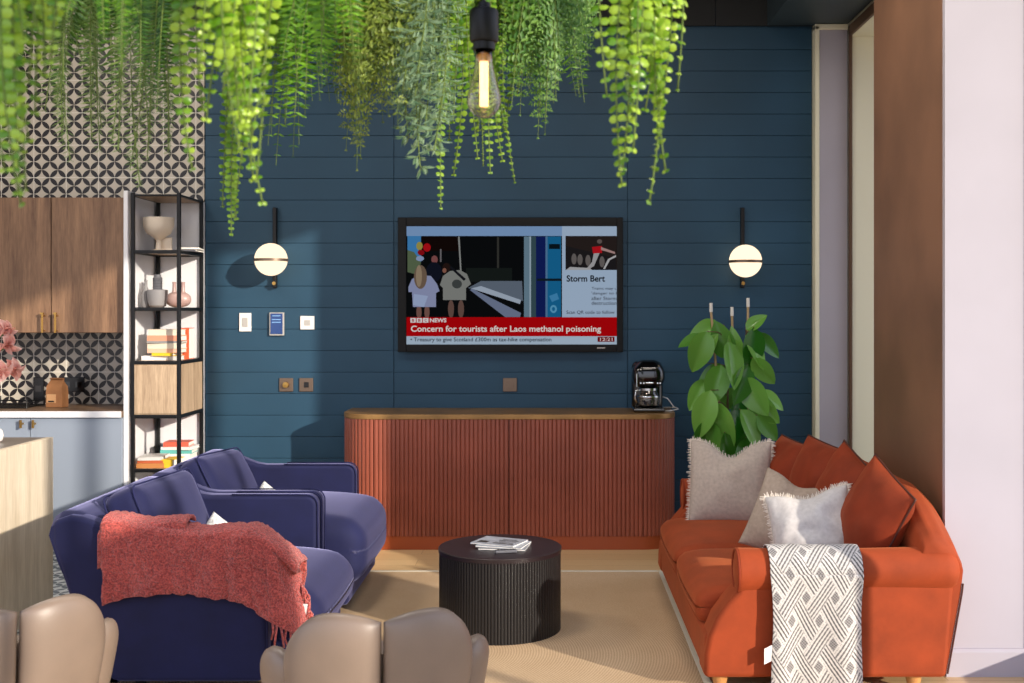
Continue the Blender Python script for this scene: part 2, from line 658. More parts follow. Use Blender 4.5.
def kitchen():
    Yc = 7.20
    t = thing('wall_cabinet', 'walnut wall cupboard hung on the patterned tiles above the worktop', 'cabinet', (-3.2, 7.5, 1.345))
    za, zb = 1.35, 2.20
    MB().box(-3.79, -2.664, Yc + .022, WY - .002, za, zb).build('carcass', 'cab_wood', t, bevel=.003, seg=1)
    for (a, b, hx) in ((-3.785, -3.139, -3.177), (-3.134, -2.664, -3.096)):
        d = MB().box(a, b, Yc, Yc + .02, za + .002, zb - .002).build('door', 'cab_wood', t, bevel=.002, seg=1)
        bar_handle(hx, Yc, za + .002, za + .128, d)
    # tall white end panel
    t = MB().box(-2.661, -2.634, 7.14, WY - .002, 0, 2.235).build('end_panel', 'white_lac', bevel=.002, seg=1)
    tag(t, 'thin tall white panel between the kitchen cupboards and the black metal shelf', 'panel')
    # base units
    Yb = 7.12
    t = thing('base_cabinet', 'blue-grey kitchen base unit with brass knobs under the worktop', 'cabinet', (-3.4, 7.3, 0))
    MB().box(-4.4, -2.663, Yb + .022, WY - .002, .09, .826).build('carcass', 'cab_blue', t, bevel=.002, seg=1)
    MB().box(-4.4, -2.663, Yb + .06, Yb + .08, 0.006, .09).build('plinth', 'cab_blue', t)
    for (a, b, kx) in ((-3.80, -3.234, -3.277), (-3.230, -2.663, -3.201), (-4.4, -3.804, -3.85)):
        d = MB().box(a, b, Yb, Yb + .02, .095, .824).build('door', 'cab_blue', t, bevel=.002, seg=1)
        if kx > -3.8:
            mb = MB().tube([(kx, Yb, .79), (kx, Yb - .03, .79)], .008, 10)
            mb.tube([(kx, Yb - .03, .765), (kx, Yb - .03, .815)], .008, 10)
            mb.build('knob', 'brass', d, smooth='angle')
    t = thing('worktop', 'brown wood worktop with a white front edge on the blue-grey units', 'worktop', (-3.4, 7.3, .83))
    MB().box(-4.4, -2.663, 7.113, WY - .002, .8285, .868).build('slab', 'counter_wood', t, bevel=.002, seg=1)
    MB().box(-4.4, -2.663, 7.10, 7.113, .8285, .868).build('edge_strip', 'white_lac', t, bevel=.002, seg=1)
    # sockets on the tiles
    for (p0, p1, q0, q1, lab) in ((34, 44.5, 377, 400, 'black wall socket half hidden behind the brown paper bag'), (62, 85, 377, 392, 'black double wall socket on the tiles beside the brown paper bag')):
        a, b = at(p0, q1, WY), at(p1, q0, WY)
        o = thing('wall_socket', lab, 'socket', (a.x, WY, a.z), group='black sockets on the tiles')
        MB().box(a.x, b.x, WY - .012, WY - .001, a.z, b.z).build('plate', 'socket_black', o, bevel=.003, seg=2)
        mb = MB()
        n = 1 if p1 - p0 < 15 else 2
        for i in range(n):
            cx = a.x + (b.x - a.x) * (i + .5) / n
            mb.box(cx - .02, cx + .02, WY - .0135, WY - .012, (a.z + b.z) / 2 - .02, (a.z + b.z) / 2 + .02)
        mb.build('insert', 'black_gloss', o)
    # paper bag
    Y = 7.36
    a, b = at(43, 407, Y), at(64.5, 377, Y)
    t = thing('paper_bag', 'folded brown paper coffee bag with a tan label standing on the worktop', 'bag', ((a.x + b.x) / 2, Y + .05, .868), Matrix.Rotation(R(-14), 3, 'Z'))
    w, dd, h = .118, .075, .185
    vs = []
    for z, sx, sy, oy in ((0, 1, 1, 0), (.5 * h, 1.0, .98, 0), (.72 * h, .98, .9, 0), (.9 * h, .86, .22, .0), (.99 * h, .80, .16, .006)):
        for cx, cy in ((-1, -1), (1, -1), (1, 1), (-1, 1)):
            vs.append((cx * w / 2 * sx, cy * dd / 2 * sy + oy, z))
    fs = [(3, 2, 1, 0)] + [(i * 4 + k, i * 4 + (k + 1) % 4, i * 4 + 4 + (k + 1) % 4, i * 4 + 4 + k) for i in range(4) for k in range(4)] + [(16, 17, 18, 19)]
    MB().add(vs, fs).build('bag_body', 'kraft', t, bevel=.004, seg=1, world=False)
    MB().box(-.048, .02, -dd / 2 - .0025, -dd / 2 - .0005, .03, .085).build('label_patch', 'kraft_label', t, world=False)
    MB().box(-.036, .008, -dd / 2 - .0035, -dd / 2 - .0026, .034, .044).build('print', 'black_text', t, world=False)
    MB().box(-.05, .05, -.012, .012, h * .965, h * 1.02).build('fold', 'kraft', t, bevel=.004, seg=1, world=False)
    # dark appliance tray at the edge of view
    t = thing('wire_tray', 'low black wire tray at the wall end of the worktop', 'tray', (-3.43, 7.42, .868))
    mb = MB()
    loop = [(-3.62, 7.30, .90), (-3.335, 7.30, .90), (-3.335, 7.55, .90), (-3.62, 7.55, .90)]
    mb.tube(loop, .005, 6, closed=True)
    mb.tube([(p[0], p[1], .874) for p in loop], .005, 6, closed=True)
    for p in loop:
        mb.tube([(p[0], p[1], .868), (p[0], p[1], .93)], .005, 6)
    for i in range(8):
        x = -3.60 + i * .035
        mb.tube([(x, 7.30, .874), (x, 7.55, .874)], .003, 6)
    mb.build('frame', 'black_metal', t)
    # island
    t = thing('kitchen_island', 'pale oak sided kitchen island standing before the blue-grey units', 'island', (-3.0, 4.9, 0))
    MB().box(-3.55, -2.52, 4.05, 5.69, 0.006, .84).build('body', 'cab_blue', t, bevel=.003, seg=1)
    MB().box(-2.52, -2.485, 4.02, 5.73, 0.006, .862).build('side_panel', 'island', t, bevel=.002, seg=1)
    MB().box(-3.6, -2.521, 4.02, 5.72, .841, .862).build('top', 'island_top', t, bevel=.002, seg=1)
    # flowers in a vase on the island
    vx, vy = -2.62, 4.86
    t = thing('flower_vase', 'white vase of pink paper flowers standing on the island', 'vase', (vx, vy, .862))
    MB().lathe([(.045, 0), (.062, .03), (.066, .09), (.05, .15), (.028, .19), (.032, .21), (.026, .21), (.02, .19), (.02, .02)], (vx, vy, .862), 28).build('vase_body', 'white_plastic', t, smooth=True)
    rnd = random.Random(3)
    heads = []
    for (px, py, Y) in ((-6, 352, 4.75), (9, 345, 4.83), (16, 369, 4.78), (4, 372, 4.72), (8, 330, 4.86), (-14, 338, 4.9), (-16, 372, 4.84)):
        heads.append(at(px, py, Y))
    for h in heads:
        base = Vector((vx, vy, 1.05))
        mid = (base + h) / 2 + Vector((0, 0, .04))
        st = MB().tube([base, mid, h], .003, 6).build('stem', 'stem_green', t)
        mb = MB()
        for k in range(11):
            an = k * 2.4
            tl = R(25 + 55 * (k % 3) / 2)
            d = Vector((math.cos(an) * math.sin(tl), math.sin(an) * math.sin(tl), math.cos(tl)))
            d = Matrix.Rotation(R(rnd.uniform(-50, 50)), 3, 'Y') @ Matrix.Rotation(R(55), 3, 'X') @ d
            s = d.orthogonal().normalized()
            u = d.cross(s)
            L, wd = rnd.uniform(.042, .06), rnd.uniform(.026, .034)
            def fn(a, b):
                q = 2 * a - 1
                wv = math.sin(PI * min(1, b * .85 + .12)) ** .7
                return h + d * (L * b) + s * (q * wd * wv * .5) + u * (.012 * b * b - .012 * q * q * wv)
            mb.grid(fn, 4, 5)
        mb.build('flower', 'petal', t, smooth=True)
    # little white pot at the end of the island
    c = at(-4, 432, 5.5)
    t = thing('tealight_pot', 'small round white pot at the far end of the kitchen island top', 'pot', (c.x, 5.5, .862))
    MB().lathe([(.018, 0), (.03, .012), (.034, .034), (.028, .056), (.022, .064), (.018, .064), (.024, .05), (.02, .012)], (c.x, 5.5, .862), 28).build('pot_body', 'white_plastic', t, smooth=True)
    MB().lathe([(.016, .02), (.016, .052), (.003, .054), (.002, .064)], (c.x, 5.5, .862), 18).build('candle', 'paper', t, smooth='angle')


kitchen()


# ================================================================== shelf unit
SX0, SX1, SY0, SY1 = -2.62, -2.312, 7.15, 7.63
SHELF_Z = [2.214, 1.867, 1.51, 1.177, .841, .505]


def shelf():
    t = thing('shelf_unit', 'black metal shelf tower with an oak drawer box beside the boarded blue wall', 'shelf', ((SX0 + SX1) / 2, 7.39, 0))
    b = .011
    for (x, y) in ((SX0 + b, SY0 + b), (SX1 - b, SY0 + b), (SX1 - b, SY1 - b), (SX0 + b, SY1 - b)):
        MB().box(x - b, x + b, y - b, y + b, 0, 2.225).build('post', 'black_metal', t, bevel=.002, seg=1)
    for i, z in enumerate(SHELF_Z):
        h = .012 if i in (0,) else .022
        mb = MB()
        for y in (SY0, SY1 - 2 * b):
            mb.box(SX0 + 2 * b, SX1 - 2 * b, y, y + 2 * b, z - h, z)
        for x in (SX0, SX1 - 2 * b):
            mb.box(x, x + 2 * b, SY0 + 2 * b, SY1 - 2 * b, z - h, z)
        mb.build('rail', 'black_metal', t, bevel=.002, seg=1)
        MB().box(SX0 + 2 * b, SX1 - 2 * b, SY0 + 2 * b, SY1 - 2 * b, z - .012, z - .001).build('shelf_board', 'box_wood', t)
    bx = MB().box(SX0 + .002, SX1 - .002, SY0 + .002, SY1 - .002, .842, 1.154).build('drawer_box', 'box_wood', t, bevel=.002, seg=1)
    MB().box(SX0 + .024, SX1 - .024, SY0 - .004, SY0 + .001, .85, 1.146).build('drawer_front', 'box_wood', bx, bevel=.002, seg=1)
    MB().box(SX0, SX1, SY1 + .002, WY - .002, 0, 2.21).build('back_panel', 'white_lac', t)


shelf()


def shelf_things():
    # cream goblet planter
    z = SHELF_Z[1]
    c = (-2.507, 7.33, z)
    t = thing('pedestal_bowl', 'cream ceramic bowl on a slender foot on the top shelf', 'bowl', c)
    MB().lathe([(.045, 0), (.045, .008), (.020, .016), (.016, .07), (.03, .085), (.075, .115), (.094, .16), (.097, .215), (.091, .215), (.086, .165), (.05, .12), (.0, .11)], c, 36).build('bowl_body', 'porcelain', t, smooth='angle')
    MB().box(c[0] + .0, c[0] + .075, c[1] + .02, c[1] + .04, z, z + .09).build('support', 'porcelain', t, bevel=.004)
    # pamphlets sticking out sideways
    z = SHELF_Z[1]
    for i, (m, dx, rz, lab) in enumerate((('dgrey_ceramic', 0, 4, 'grey booklet lying on the upper shelf under a white one'), ('paper', .012, 9, 'white booklet lying on the upper shelf, its edge overhanging the side'))):
        o = thing('booklet', lab, 'booklet', (-2.345 + dx, 7.42, z + i * .013), Matrix.Rotation(R(rz), 3, 'Z'))
        MB().box(-.07, .07, -.11, .11, 0.0, .0115).build('cover', m, o, bevel=.003, seg=2, world=False)
        MB().box(-.067, .0705, -.107, .107, 0.0025, .009).build('pages', 'paper', o, world=False)
    # vases on the second shelf
    z = SHELF_Z[2]
    c = (-2.578, 7.30, z)
    t = thing('bottle_vase', 'slim grey bottle vase at the white panel side of the second shelf', 'vase', c)
    MB().lathe([(.024, 0), (.027, .012), (.027, .09), (.016, .115), (.009, .135), (.009, .165), (.013, .172), (.009, .172), (.006, .13)], c, 24).build('vase_body', 'grey_ceramic', t, smooth='angle')
    c = (-2.497, 7.28, z)
    t = thing('neck_vase', 'grey vase with a round pot body and ribbed neck on the second shelf', 'vase', c)
    MB().lathe([(.038, 0), (.052, .012), (.062, .06), (.064, .108), (.058, .112), (.034, .113)], c, 32).build('vase_body', 'grey_ceramic', t, smooth='angle')
    prof = [(.034, .112)]
    for i in range(8):
        zz = .115 + i * .0095
        prof += [(.031, zz), (.027, zz + .0048)]
    prof += [(.022, .195), (.022, .208), (.018, .208), (.016, .15)]
    MB().lathe(prof, c, 28).build('neck', 'dgrey_ceramic', t, smooth='angle')
    c = (-2.385, 7.34, z)
    t = thing('ring_vase', 'glazed mauve flattened vase with two short necks on the second shelf', 'vase', c)
    mb = MB().grid(lambda a, b: (c[0] + math.cos(2 * PI * a) * .082 * math.sin(PI * min(.999, max(.001, b))) ** .75, c[1] + math.sin(2 * PI * a) * .05 * math.sin(PI * min(.999, max(.001, b))) ** .75, z + .05 - .05 * math.cos(PI * b)), 32, 14, True)
    mb.build('vase_body', 'pink_ceramic', t, smooth=True)
    for dx in (-.026, .03):
        MB().lathe([(.02, .085), (.0125, .105), (.011, .15), (.014, .162), (.010, .162), (.008, .10)], (c[0] + dx, c[1], z), 20).build('neck', 'pink_ceramic', t, smooth='angle')

    # books
    def book(x, y, z, w, d, h, rz, cover, lab, grp, spine='-y'):
        o = thing('book', lab, 'book', (x, y, z), Matrix.Rotation(R(rz), 3, 'Z'), grp)
        c = .003
        mb = MB()
        mb.box(-w / 2, w / 2, -d / 2, d / 2, 0, c).box(-w / 2, w / 2, -d / 2, d / 2, h - c, h)
        if spine == '-y':
            mb.box(-w / 2, w / 2, -d / 2, -d / 2 + c, c, h - c)
            pg = (-w / 2 + .004, w / 2 - .004, -d / 2 + c, d / 2 - .004)
        else:
            mb.box(w / 2 - c, w / 2, -d / 2, d / 2, c, h - c)
            pg = (-w / 2 + .004, w / 2 - c, -d / 2 + .004, d / 2 - .004)
        mb.build('cover', cover, o, world=False)
        MB().box(*pg, c, h - c).build('page_block', 'paper', o, world=False)
        return o
    colors = {'salmon': (226, 150, 120), 'cream': (228, 214, 192), 'orange': (222, 92, 52), 'grey': (140, 138, 136), 'peach': (226, 176, 150), 'white': (232, 230, 228), 'yellow': (238, 196, 44), 'teal': (96, 178, 172), 'coral': (222, 96, 72), 'tan': (186, 122, 66), 'stone': (206, 204, 200), 'brick': (190, 96, 60), 'black': (44, 42, 44)}
    for k, v in colors.items():
        M['bk_' + k] = mat('book_' + k, v, .6)
    g = 'books stacked on the shelf above the oak box'
    z = SHELF_Z[3]
    x, y = -2.455, 7.35
    book(-2.50, 7.36, z, .17, .24, .028, 0, 'bk_white', 'white book flat on the oak box at the bottom of the stack', g)
    book(-2.388, 7.33, z, .05, .18, .026, 0, 'bk_stone', 'narrow pale grey book flat on the oak box beside the white one', g)
    z += .0285
    book(-2.44, 7.30, z, .13, .17, .018, -6, 'bk_yellow', 'yellow book low in the shelf stack above the white one', g)
    z += .0185
    for (w, d, h, rz, cv, lab) in ((.205, .15, .026, 2, 'bk_peach', 'peach book resting on the yellow one in the shelf stack'), (.20, .15, .034, -2, 'bk_cream', 'thick cream book in the middle of the shelf stack'),
                                   (.215, .16, .014, 4, 'bk_grey', 'thin grey book between two cream ones in the shelf stack'), (.205, .15, .034, -1, 'bk_salmon', 'thick salmon book second from the top of the shelf stack'),
                                   (.195, .14, .038, 1, 'bk_cream', 'cream topped book crowning the shelf stack, orange beside its spine')):
        book(x + .01, 7.31, z, w, d, h, rz, cv, lab, g)
        z += h + .0004
    book(-2.362, 7.45, SHELF_Z[3] + .001, .055, .11, .20, 0, 'bk_orange', 'orange book standing behind the shelf stack near the open side', g)
    g = 'books on the lowest shelf'
    z = SHELF_Z[5]
    book(-2.52, 7.30, z, .17, .21, .028, 3, 'bk_tan', 'tan book lying at the bottom of the pile on the lowest shelf', g)
    book(-2.515, 7.31, z + .0285, .165, .20, .016, -3, 'bk_brick', 'thin brick-coloured book on the tan one on the lowest shelf', g)
    book(-2.53, 7.31, z + .045, .15, .20, .02, 5, 'bk_stone', 'pale grey book topping the front pile on the lowest shelf', g)
    book(-2.402, 7.29, z, .075, .17, .05, -8, 'bk_yellow', 'yellow book beside the tan one on the lowest shelf', g)
    book(-2.43, 7.50, z, .19, .16, .06, 0, 'bk_white', 'thick white book at the back of the lowest shelf', g)
    book(-2.43, 7.50, z + .0605, .20, .165, .026, 3, 'bk_teal', 'teal book on the thick white one on the lowest shelf', g)
    book(-2.42, 7.49, z + .087, .195, .16, .018, -4, 'bk_white', 'thin white book under the coral one on the lowest shelf', g)
    book(-2.43, 7.49, z + .1055, .16, .15, .03, 4, 'bk_coral', 'coral red book topping the back pile on the lowest shelf', g)


shelf_things()


# ================================================================== things on the blue wall
def sconce(px, py, dx, lab):
    Y = WY - .17
    c = at(px, py, Y)
    wx = c.x + dx
    t = thing('wall_sconce', lab, 'wall light', (wx, WY, at(px, 287, WY).z), group='globe wall lights')
    z0, z1 = at(0, 288, WY).z, at(0, 208, WY).z
    MB().box(wx - .012, wx + .012, WY - .045, WY - .001, z0, z1).build('bar', 'black_metal', t, bevel=.004)
    MB().tube([(wx, WY - .045, z0 + .03), (wx, WY - .06, z0 + .03)], .012, 12).build('screw', 'brass', t, smooth='angle')
    r = .106
    MB().tube([(wx, WY - .04, c.z), (c.x, Y + r * .9, c.z)], .01, 10).build('arm', 'black_metal', t)
    MB().lathe([(r * math.sin(PI * (i + .02) / 24.04), -r * math.cos(PI * (i + .02) / 24.04)) for i in range(25)], c, 40).build('globe', 'opal', t, smooth=True)
    MB().lathe([(r + .0005, -.009), (r + .004, -.009), (r + .004, .009), (r + .0005, .009)], (c.x, c.y, c.z - .004), 48, cap=False).build('band', 'old_brass', t, smooth='angle')


sconce(271, 259.5, -.009, 'globe wall light above the row of white switches')
sconce(745.5, 261, .004, 'globe wall light between the television and the window')


def wall_plate(name, px0, px1, py0, py1, m, lab, cat, grp=None, th=.011):
    a, b = at(px0, py1, WY), at(px1, py0, WY)
    t = thing(name, lab, cat, ((a.x + b.x) / 2, WY, a.z), group=grp)
    MB().box(a.x, b.x, WY - th, WY - .0005, a.z, b.z).build('plate', m, t, bevel=.003, seg=2)
    return t, a, b


def plates():
    g = 'plates on the blue wall'
    t, a, b = wall_plate('light_switch', 239.5, 251.5, 313, 331.5, 'white_plastic', 'tall white switch plate nearest the metal shelf on the blue wall', 'switch', g)
    cx, cz = (a.x + b.x) / 2, (a.z + b.z) / 2
    MB().box(cx - .018, cx + .018, WY - .015, WY - .0111, cz - .03, cz + .03).build('rocker', 'grey_plastic', t, bevel=.003)
    t, a, b = wall_plate('wall_mounted_reader', 270, 284.5, 312.5, 335.5, 'grey_plastic', 'blue glass card reader between two white wall plates', 'reader', g, .02)
    MB().box(a.x + .008, b.x - .008, WY - .0235, WY - .0201, a.z + .01, b.z - .006).build('panel', 'reader_blue', t, bevel=.002)
    for z, w in ((b.z - .05, .03), (b.z - .068, .03), (b.z - .025, .026)):
        MB().box((a.x + b.x) / 2 - w, (a.x + b.x) / 2 + w, WY - .0245, WY - .0236, z, z + .006).build('stripe', 'reader_line', t)
    t, a, b = wall_plate('light_switch', 300.5, 314.5, 316, 329.5, 'white_plastic', 'square white switch plate on the television side of the card reader', 'switch', g)
    cx, cz = (a.x + b.x) / 2, (a.z + b.z) / 2
    MB().box(cx - .02, cx + .02, WY - .014, WY - .0111, cz - .018, cz + .018).build('rocker', 'grey_plastic', t, bevel=.003)
    g = 'bronze plates on the blue wall'
    for (p, lab) in ((279.5, 'square bronze dimmer plate under the card reader'), (299.5, 'square bronze socket plate under the square white switch')):
        t, a, b = wall_plate('wall_switch' if p < 290 else 'wall_socket', p, p + 13.8, 378, 391.5, 'old_brass', lab, 'switch', g)
        cx, cz = (a.x + b.x) / 2, (a.z + b.z) / 2
        if p < 290:
            MB().lathe([(.021, 0), (.019, .02), (.0, .021)], n=20).map(lambda q: Vector((cx + q.x, WY - .0111 - q.z, cz + q.y))).build('dial', 'brass', t, smooth='angle')
        else:
            MB().box(cx - .014, cx + .018, WY - .0135, WY - .0111, cz - .018, cz + .018).build('insert', 'socket_black', t, bevel=.002)
    t, a, b = wall_plate('wall_socket', 503, 517, 378, 391.5, 'old_brass', 'square bronze plate on the wall below the television', 'switch', g)
    cx, cz = (a.x + b.x) / 2, (a.z + b.z) / 2
    MB().box(cx - .022, cx + .022, WY - .0135, WY - .0111, cz - .022, cz + .022).build('insert', 'old_brass', t, bevel=.002)


plates()
# ================================================================== television
def television():
    YT = 7.605
    a, b = at(398, 352, YT), at(623, 217.5, YT)
    t = thing('television', 'wide black television on the blue wall showing a red news banner', 'television', ((a.x + b.x) / 2, WY, a.z))
    MB().box(a.x + .03, b.x - .03, YT + .012, WY - .001, a.z + .03, b.z - .03).build('housing', 'black_metal', t)
    s0, s1 = at(406.5, 344.5, YT), at(616.8, 226.2, YT)
    mb = MB()
    mb.box(a.x, s0.x, YT - .012, YT + .02, a.z, b.z).box(s1.x, b.x, YT - .012, YT + .02, a.z, b.z)
    mb.box(s0.x, s1.x, YT - .012, YT + .02, a.z, s0.z).box(s0.x, s1.x, YT - .012, YT + .02, s1.z, b.z)
    mb.build('bezel', 'bezel_black', t, bevel=.003, seg=1)
    MB().box(at(597, 0, YT).x, at(605, 0, YT).x, YT - .0135, YT - .0121, at(0, 348.5, YT).z, at(0, 347.3, YT).z).build('indicator', 'grey_plastic', t)
    E = .55
    em = {}

    def ec(c):
        if c not in em:
            em[c] = emat('screen_%d_%d_%d' % c, c, E)
        return em[c]
    scr = MB().box(s0.x, s1.x, YT, YT + .01, s0.z, s1.z).build('screen', ec((14, 16, 18)), t)
    lay = [0]

    def P(px, py):
        p = at(px, py, YT)
        return (p.x, p.z)

    def poly(name, pts, c):
        lay[0] += 1
        y = YT - .0006 - lay[0] * .00008
        MB().prism([P(*q) for q in pts], 1, y, YT + .001).build(name, ec(c), scr)

    def rect(name, x0, x1, y0, y1, c):
        poly(name, [(x0, y0), (x1, y0), (x1, y1), (x0, y1)], c)

    def ell(name, cx, cy, rx, ry, c, n=18, r=0):
        poly(name, [(cx + rx * math.cos(2 * PI * i / n) * math.cos(R(r)) - ry * math.sin(2 * PI * i / n) * math.sin(R(r)), cy + rx * math.cos(2 * PI * i / n) * math.sin(R(r)) + ry * math.sin(2 * PI * i / n) * math.cos(R(r))) for i in range(n)], c)

    def text(s, x0, x1, y0, y1, c, bold=.0, fit=True):
        lay[0] += 1
        cu = bpy.data.curves.new('t', 'FONT')
        cu.body = s
        cu.offset = bold
        cu.resolution_u = 3
        o = bpy.data.objects.new('t', cu)
        COL.objects.link(o)
        dg = bpy.context.evaluated_depsgraph_get()
        me = bpy.data.meshes.new_from_object(o.evaluated_get(dg))
        bpy.data.objects.remove(o)
        xs = [v.co.x for v in me.vertices]
        ys = [v.co.y for v in me.vertices]
        p0, p1 = at(x0, y1, YT), at(x1, y0, YT)
        y = YT - .0006 - lay[0] * .00008
        inv = abs_matrix(scr).inverted()
        for v in me.vertices:
            v.co = inv @ Vector((p0.x + (v.co.x - min(xs)) / (max(xs) - min(xs)) * (p1.x - p0.x), y, p0.z + (v.co.y - min(ys)) / (max(ys) - min(ys)) * (p1.z - p0.z)))
        me.materials.clear()
        me.materials.append(ec(c))
        q = bpy.data.objects.new('screen_text', me)
        COL.objects.link(q)
        q.parent = scr
        q.parent = scr
    # upper light strip and street picture
    rect('sky_strip', 406.6, 562, 226.3, 236, (134, 168, 212))
    rect('sky_patch', 407.5, 421, 236, 262, (70, 140, 200))
    poly('foliage_patch', [(407.5, 250), (414, 252), (421, 262), (418, 275), (407.5, 272)], (96, 112, 84))
    rect('awning', 421, 459, 236.5, 251, (22, 12, 10))
    ell('balloon', 419.5, 246, 3.2, 4.2, (170, 160, 80))
    ell('balloon', 427, 247.5, 3.8, 4.2, (190, 20, 28))
    ell('balloon', 421, 252.5, 3.5, 2.8, (150, 14, 24))
    ell('balloon', 420, 258.5, 4, 2.6, (150, 170, 210))
    ell('face', 434.5, 259.5, 3.2, 4, (140, 84, 84))
    ell('dark_shirt', 434, 272, 8, 10, (20, 24, 38))
    poly('pole', [(458, 236.5), (459.6, 236.5), (461.6, 272), (460.2, 272)], (150, 152, 150))
    rect('post', 440, 441.5, 249, 262, (120, 116, 120))
    rect('post', 497, 499, 237, 276, (58, 58, 54))
    poly('shop_back', [(466, 268), (512, 268), (512, 282), (466, 282)], (26, 32, 30))
    poly('counter', [(468, 288), (481, 281), (522, 281), (523, 301)], (104, 116, 132))
    poly('counter_edge', [(471, 288.5), (481, 286), (521, 300), (520, 304)], (176, 190, 208))
    poly('counter_front', [(470, 290), (472, 288.5), (521, 313), (520, 317), (505, 317)], (120, 132, 160))
    rect('door_edge', 524, 529.5, 236.5, 317, (112, 140, 158))
    rect('door_edge', 529.5, 531, 236.5, 317, (170, 190, 205))
    rect('door_shade', 531, 536, 236.5, 317, (60, 84, 92))
    rect('door', 536, 545.5, 236.5, 317, (20, 34, 96))
    rect('door', 545.5, 547.5, 236.5, 317, (90, 130, 170))
    rect('door', 547.5, 561, 236.5, 317, (26, 110, 160))
    rect('door_hole', 549, 560, 244, 249, (12, 26, 34))
    rect('door_gap', 537, 561, 278.5, 281, (20, 34, 44))
    ell('graffiti', 553.5, 309, 3.4, 4, (96, 170, 210))
    ell('graffiti', 553.5, 309, 1.6, 2, (26, 110, 160))
    poly('graffiti', [(549, 296), (557, 293), (559, 299), (552, 302)], (70, 146, 196))
    # two shoppers seen from behind
    ell('leg', 419, 312, 2.6, 7, (128, 92, 84))
    ell('leg', 427, 312, 2.6, 7, (128, 92, 84))
    poly('white_shirt', [(408.5, 287), (412, 279), (420, 275), (431, 276), (437, 284), (439.5, 291), (436, 293), (436, 307), (413, 307), (412, 292), (408.5, 292)], (152, 160, 196))
    poly('shorts_print', [(414, 294), (428, 296), (424, 307), (413, 305)], (170, 186, 222))
    ell('blonde_hair', 420.5, 277, 6.5, 12, (120, 100, 84))
    ell('blonde_hair', 419, 276, 3, 11, (160, 140, 116))
    ell('leg', 451, 309, 3, 9, (110, 84, 76))
    ell('leg', 461, 309, 3, 9, (110, 84, 76))
    poly('grey_tee', [(440, 285), (443, 276), (450, 271), (460, 270), (467, 274), (471, 284), (466, 288), (466, 300), (443, 300), (443, 288)], (140, 142, 138))
    ell('dark_hair', 446.5, 267.5, 4, 4.5, (40, 26, 22))
    ell('neck', 444.5, 270.5, 2, 2.4, (150, 100, 84))
    poly('strap', [(449, 267), (451, 266), (466, 279), (464, 281)], (24, 26, 32))
    ell('bag', 457, 284, 5, 4.5, (70, 74, 74))
    # side panel
    rect('side_panel', 562, 616.7, 226.3, 317.2, (178, 200, 226))
    rect('photo', 565.5, 616.7, 236, 270, (44, 36, 34))
    poly('stones', [(566, 246), (616, 258), (616, 270), (566, 270)], (34, 32, 34))
    for x in (574, 580, 588, 602):
        ell('stone', x, 259 + (x - 574) * .1, 2.6, 5.5, (112, 106, 104))
    poly('foam', [(566, 270), (570, 267), (590, 268), (592, 270)], (186, 186, 190))
    poly('trousers', [(594, 252), (600, 252), (594, 266), (589, 269), (587, 268), (592, 262)], (178, 176, 178))
    poly('red_top', [(592, 247), (602, 246), (602, 253), (593, 253.5)], (196, 24, 34))
    ell('head', 599.5, 241.5, 2.6, 2.2, (110, 96, 92))
    poly('arm', [(601, 247), (615, 252), (615, 254), (601, 250)], (186, 150, 146))
    poly('spray', [(616, 255), (608, 259), (603, 269), (605, 269), (610, 260), (616, 257)], (196, 196, 198))
    text('Storm Bert', 566.5, 605, 275.2, 281.8, (16, 18, 24), .025)
    for i, s in enumerate(('Trains may c', "'danger to l", 'after Storm', 'destruction')):
        text(s, 591.5, 616.4, 287 + i * 4.75, 290.6 + i * 4.75, (50, 54, 62), .004)
    text('Scan QR code to follow', 566.5, 614.5, 310.5, 314.5, (50, 54, 62), .004)
    # banner
    rect('banner', 406.6, 616.7, 317.2, 336.2, (188, 6, 14))
    for i, s in enumerate('BBC'):
        x = 410.5 + i * 6.3
        rect('logo_block', x, x + 5.4, 318, 322.6, (240, 236, 236))
        text(s, x + 1.5, x + 3.9, 318.9, 321.7, (180, 8, 16), .02)
    text('NEWS', 430, 446.5, 318.2, 322.4, (244, 240, 240), .03)
    text('Concern for tourists after Laos methanol poisoning', 411, 601, 325.6, 333.6, (250, 244, 240), .016)
    rect('ticker', 406.6, 616.7, 336.2, 344.4, (186, 206, 226))
    text('\u2022 Treasury to give Scotland \u00a3300m as tax-hike compensation', 410.5, 551.5, 337.4, 342.6, (34, 38, 48), .012)
    rect('clock_box', 597.5, 614.5, 336.8, 341.8, (120, 4, 12))
    text('12:21', 600, 612.5, 337.6, 341, (244, 220, 220), .012)


television()


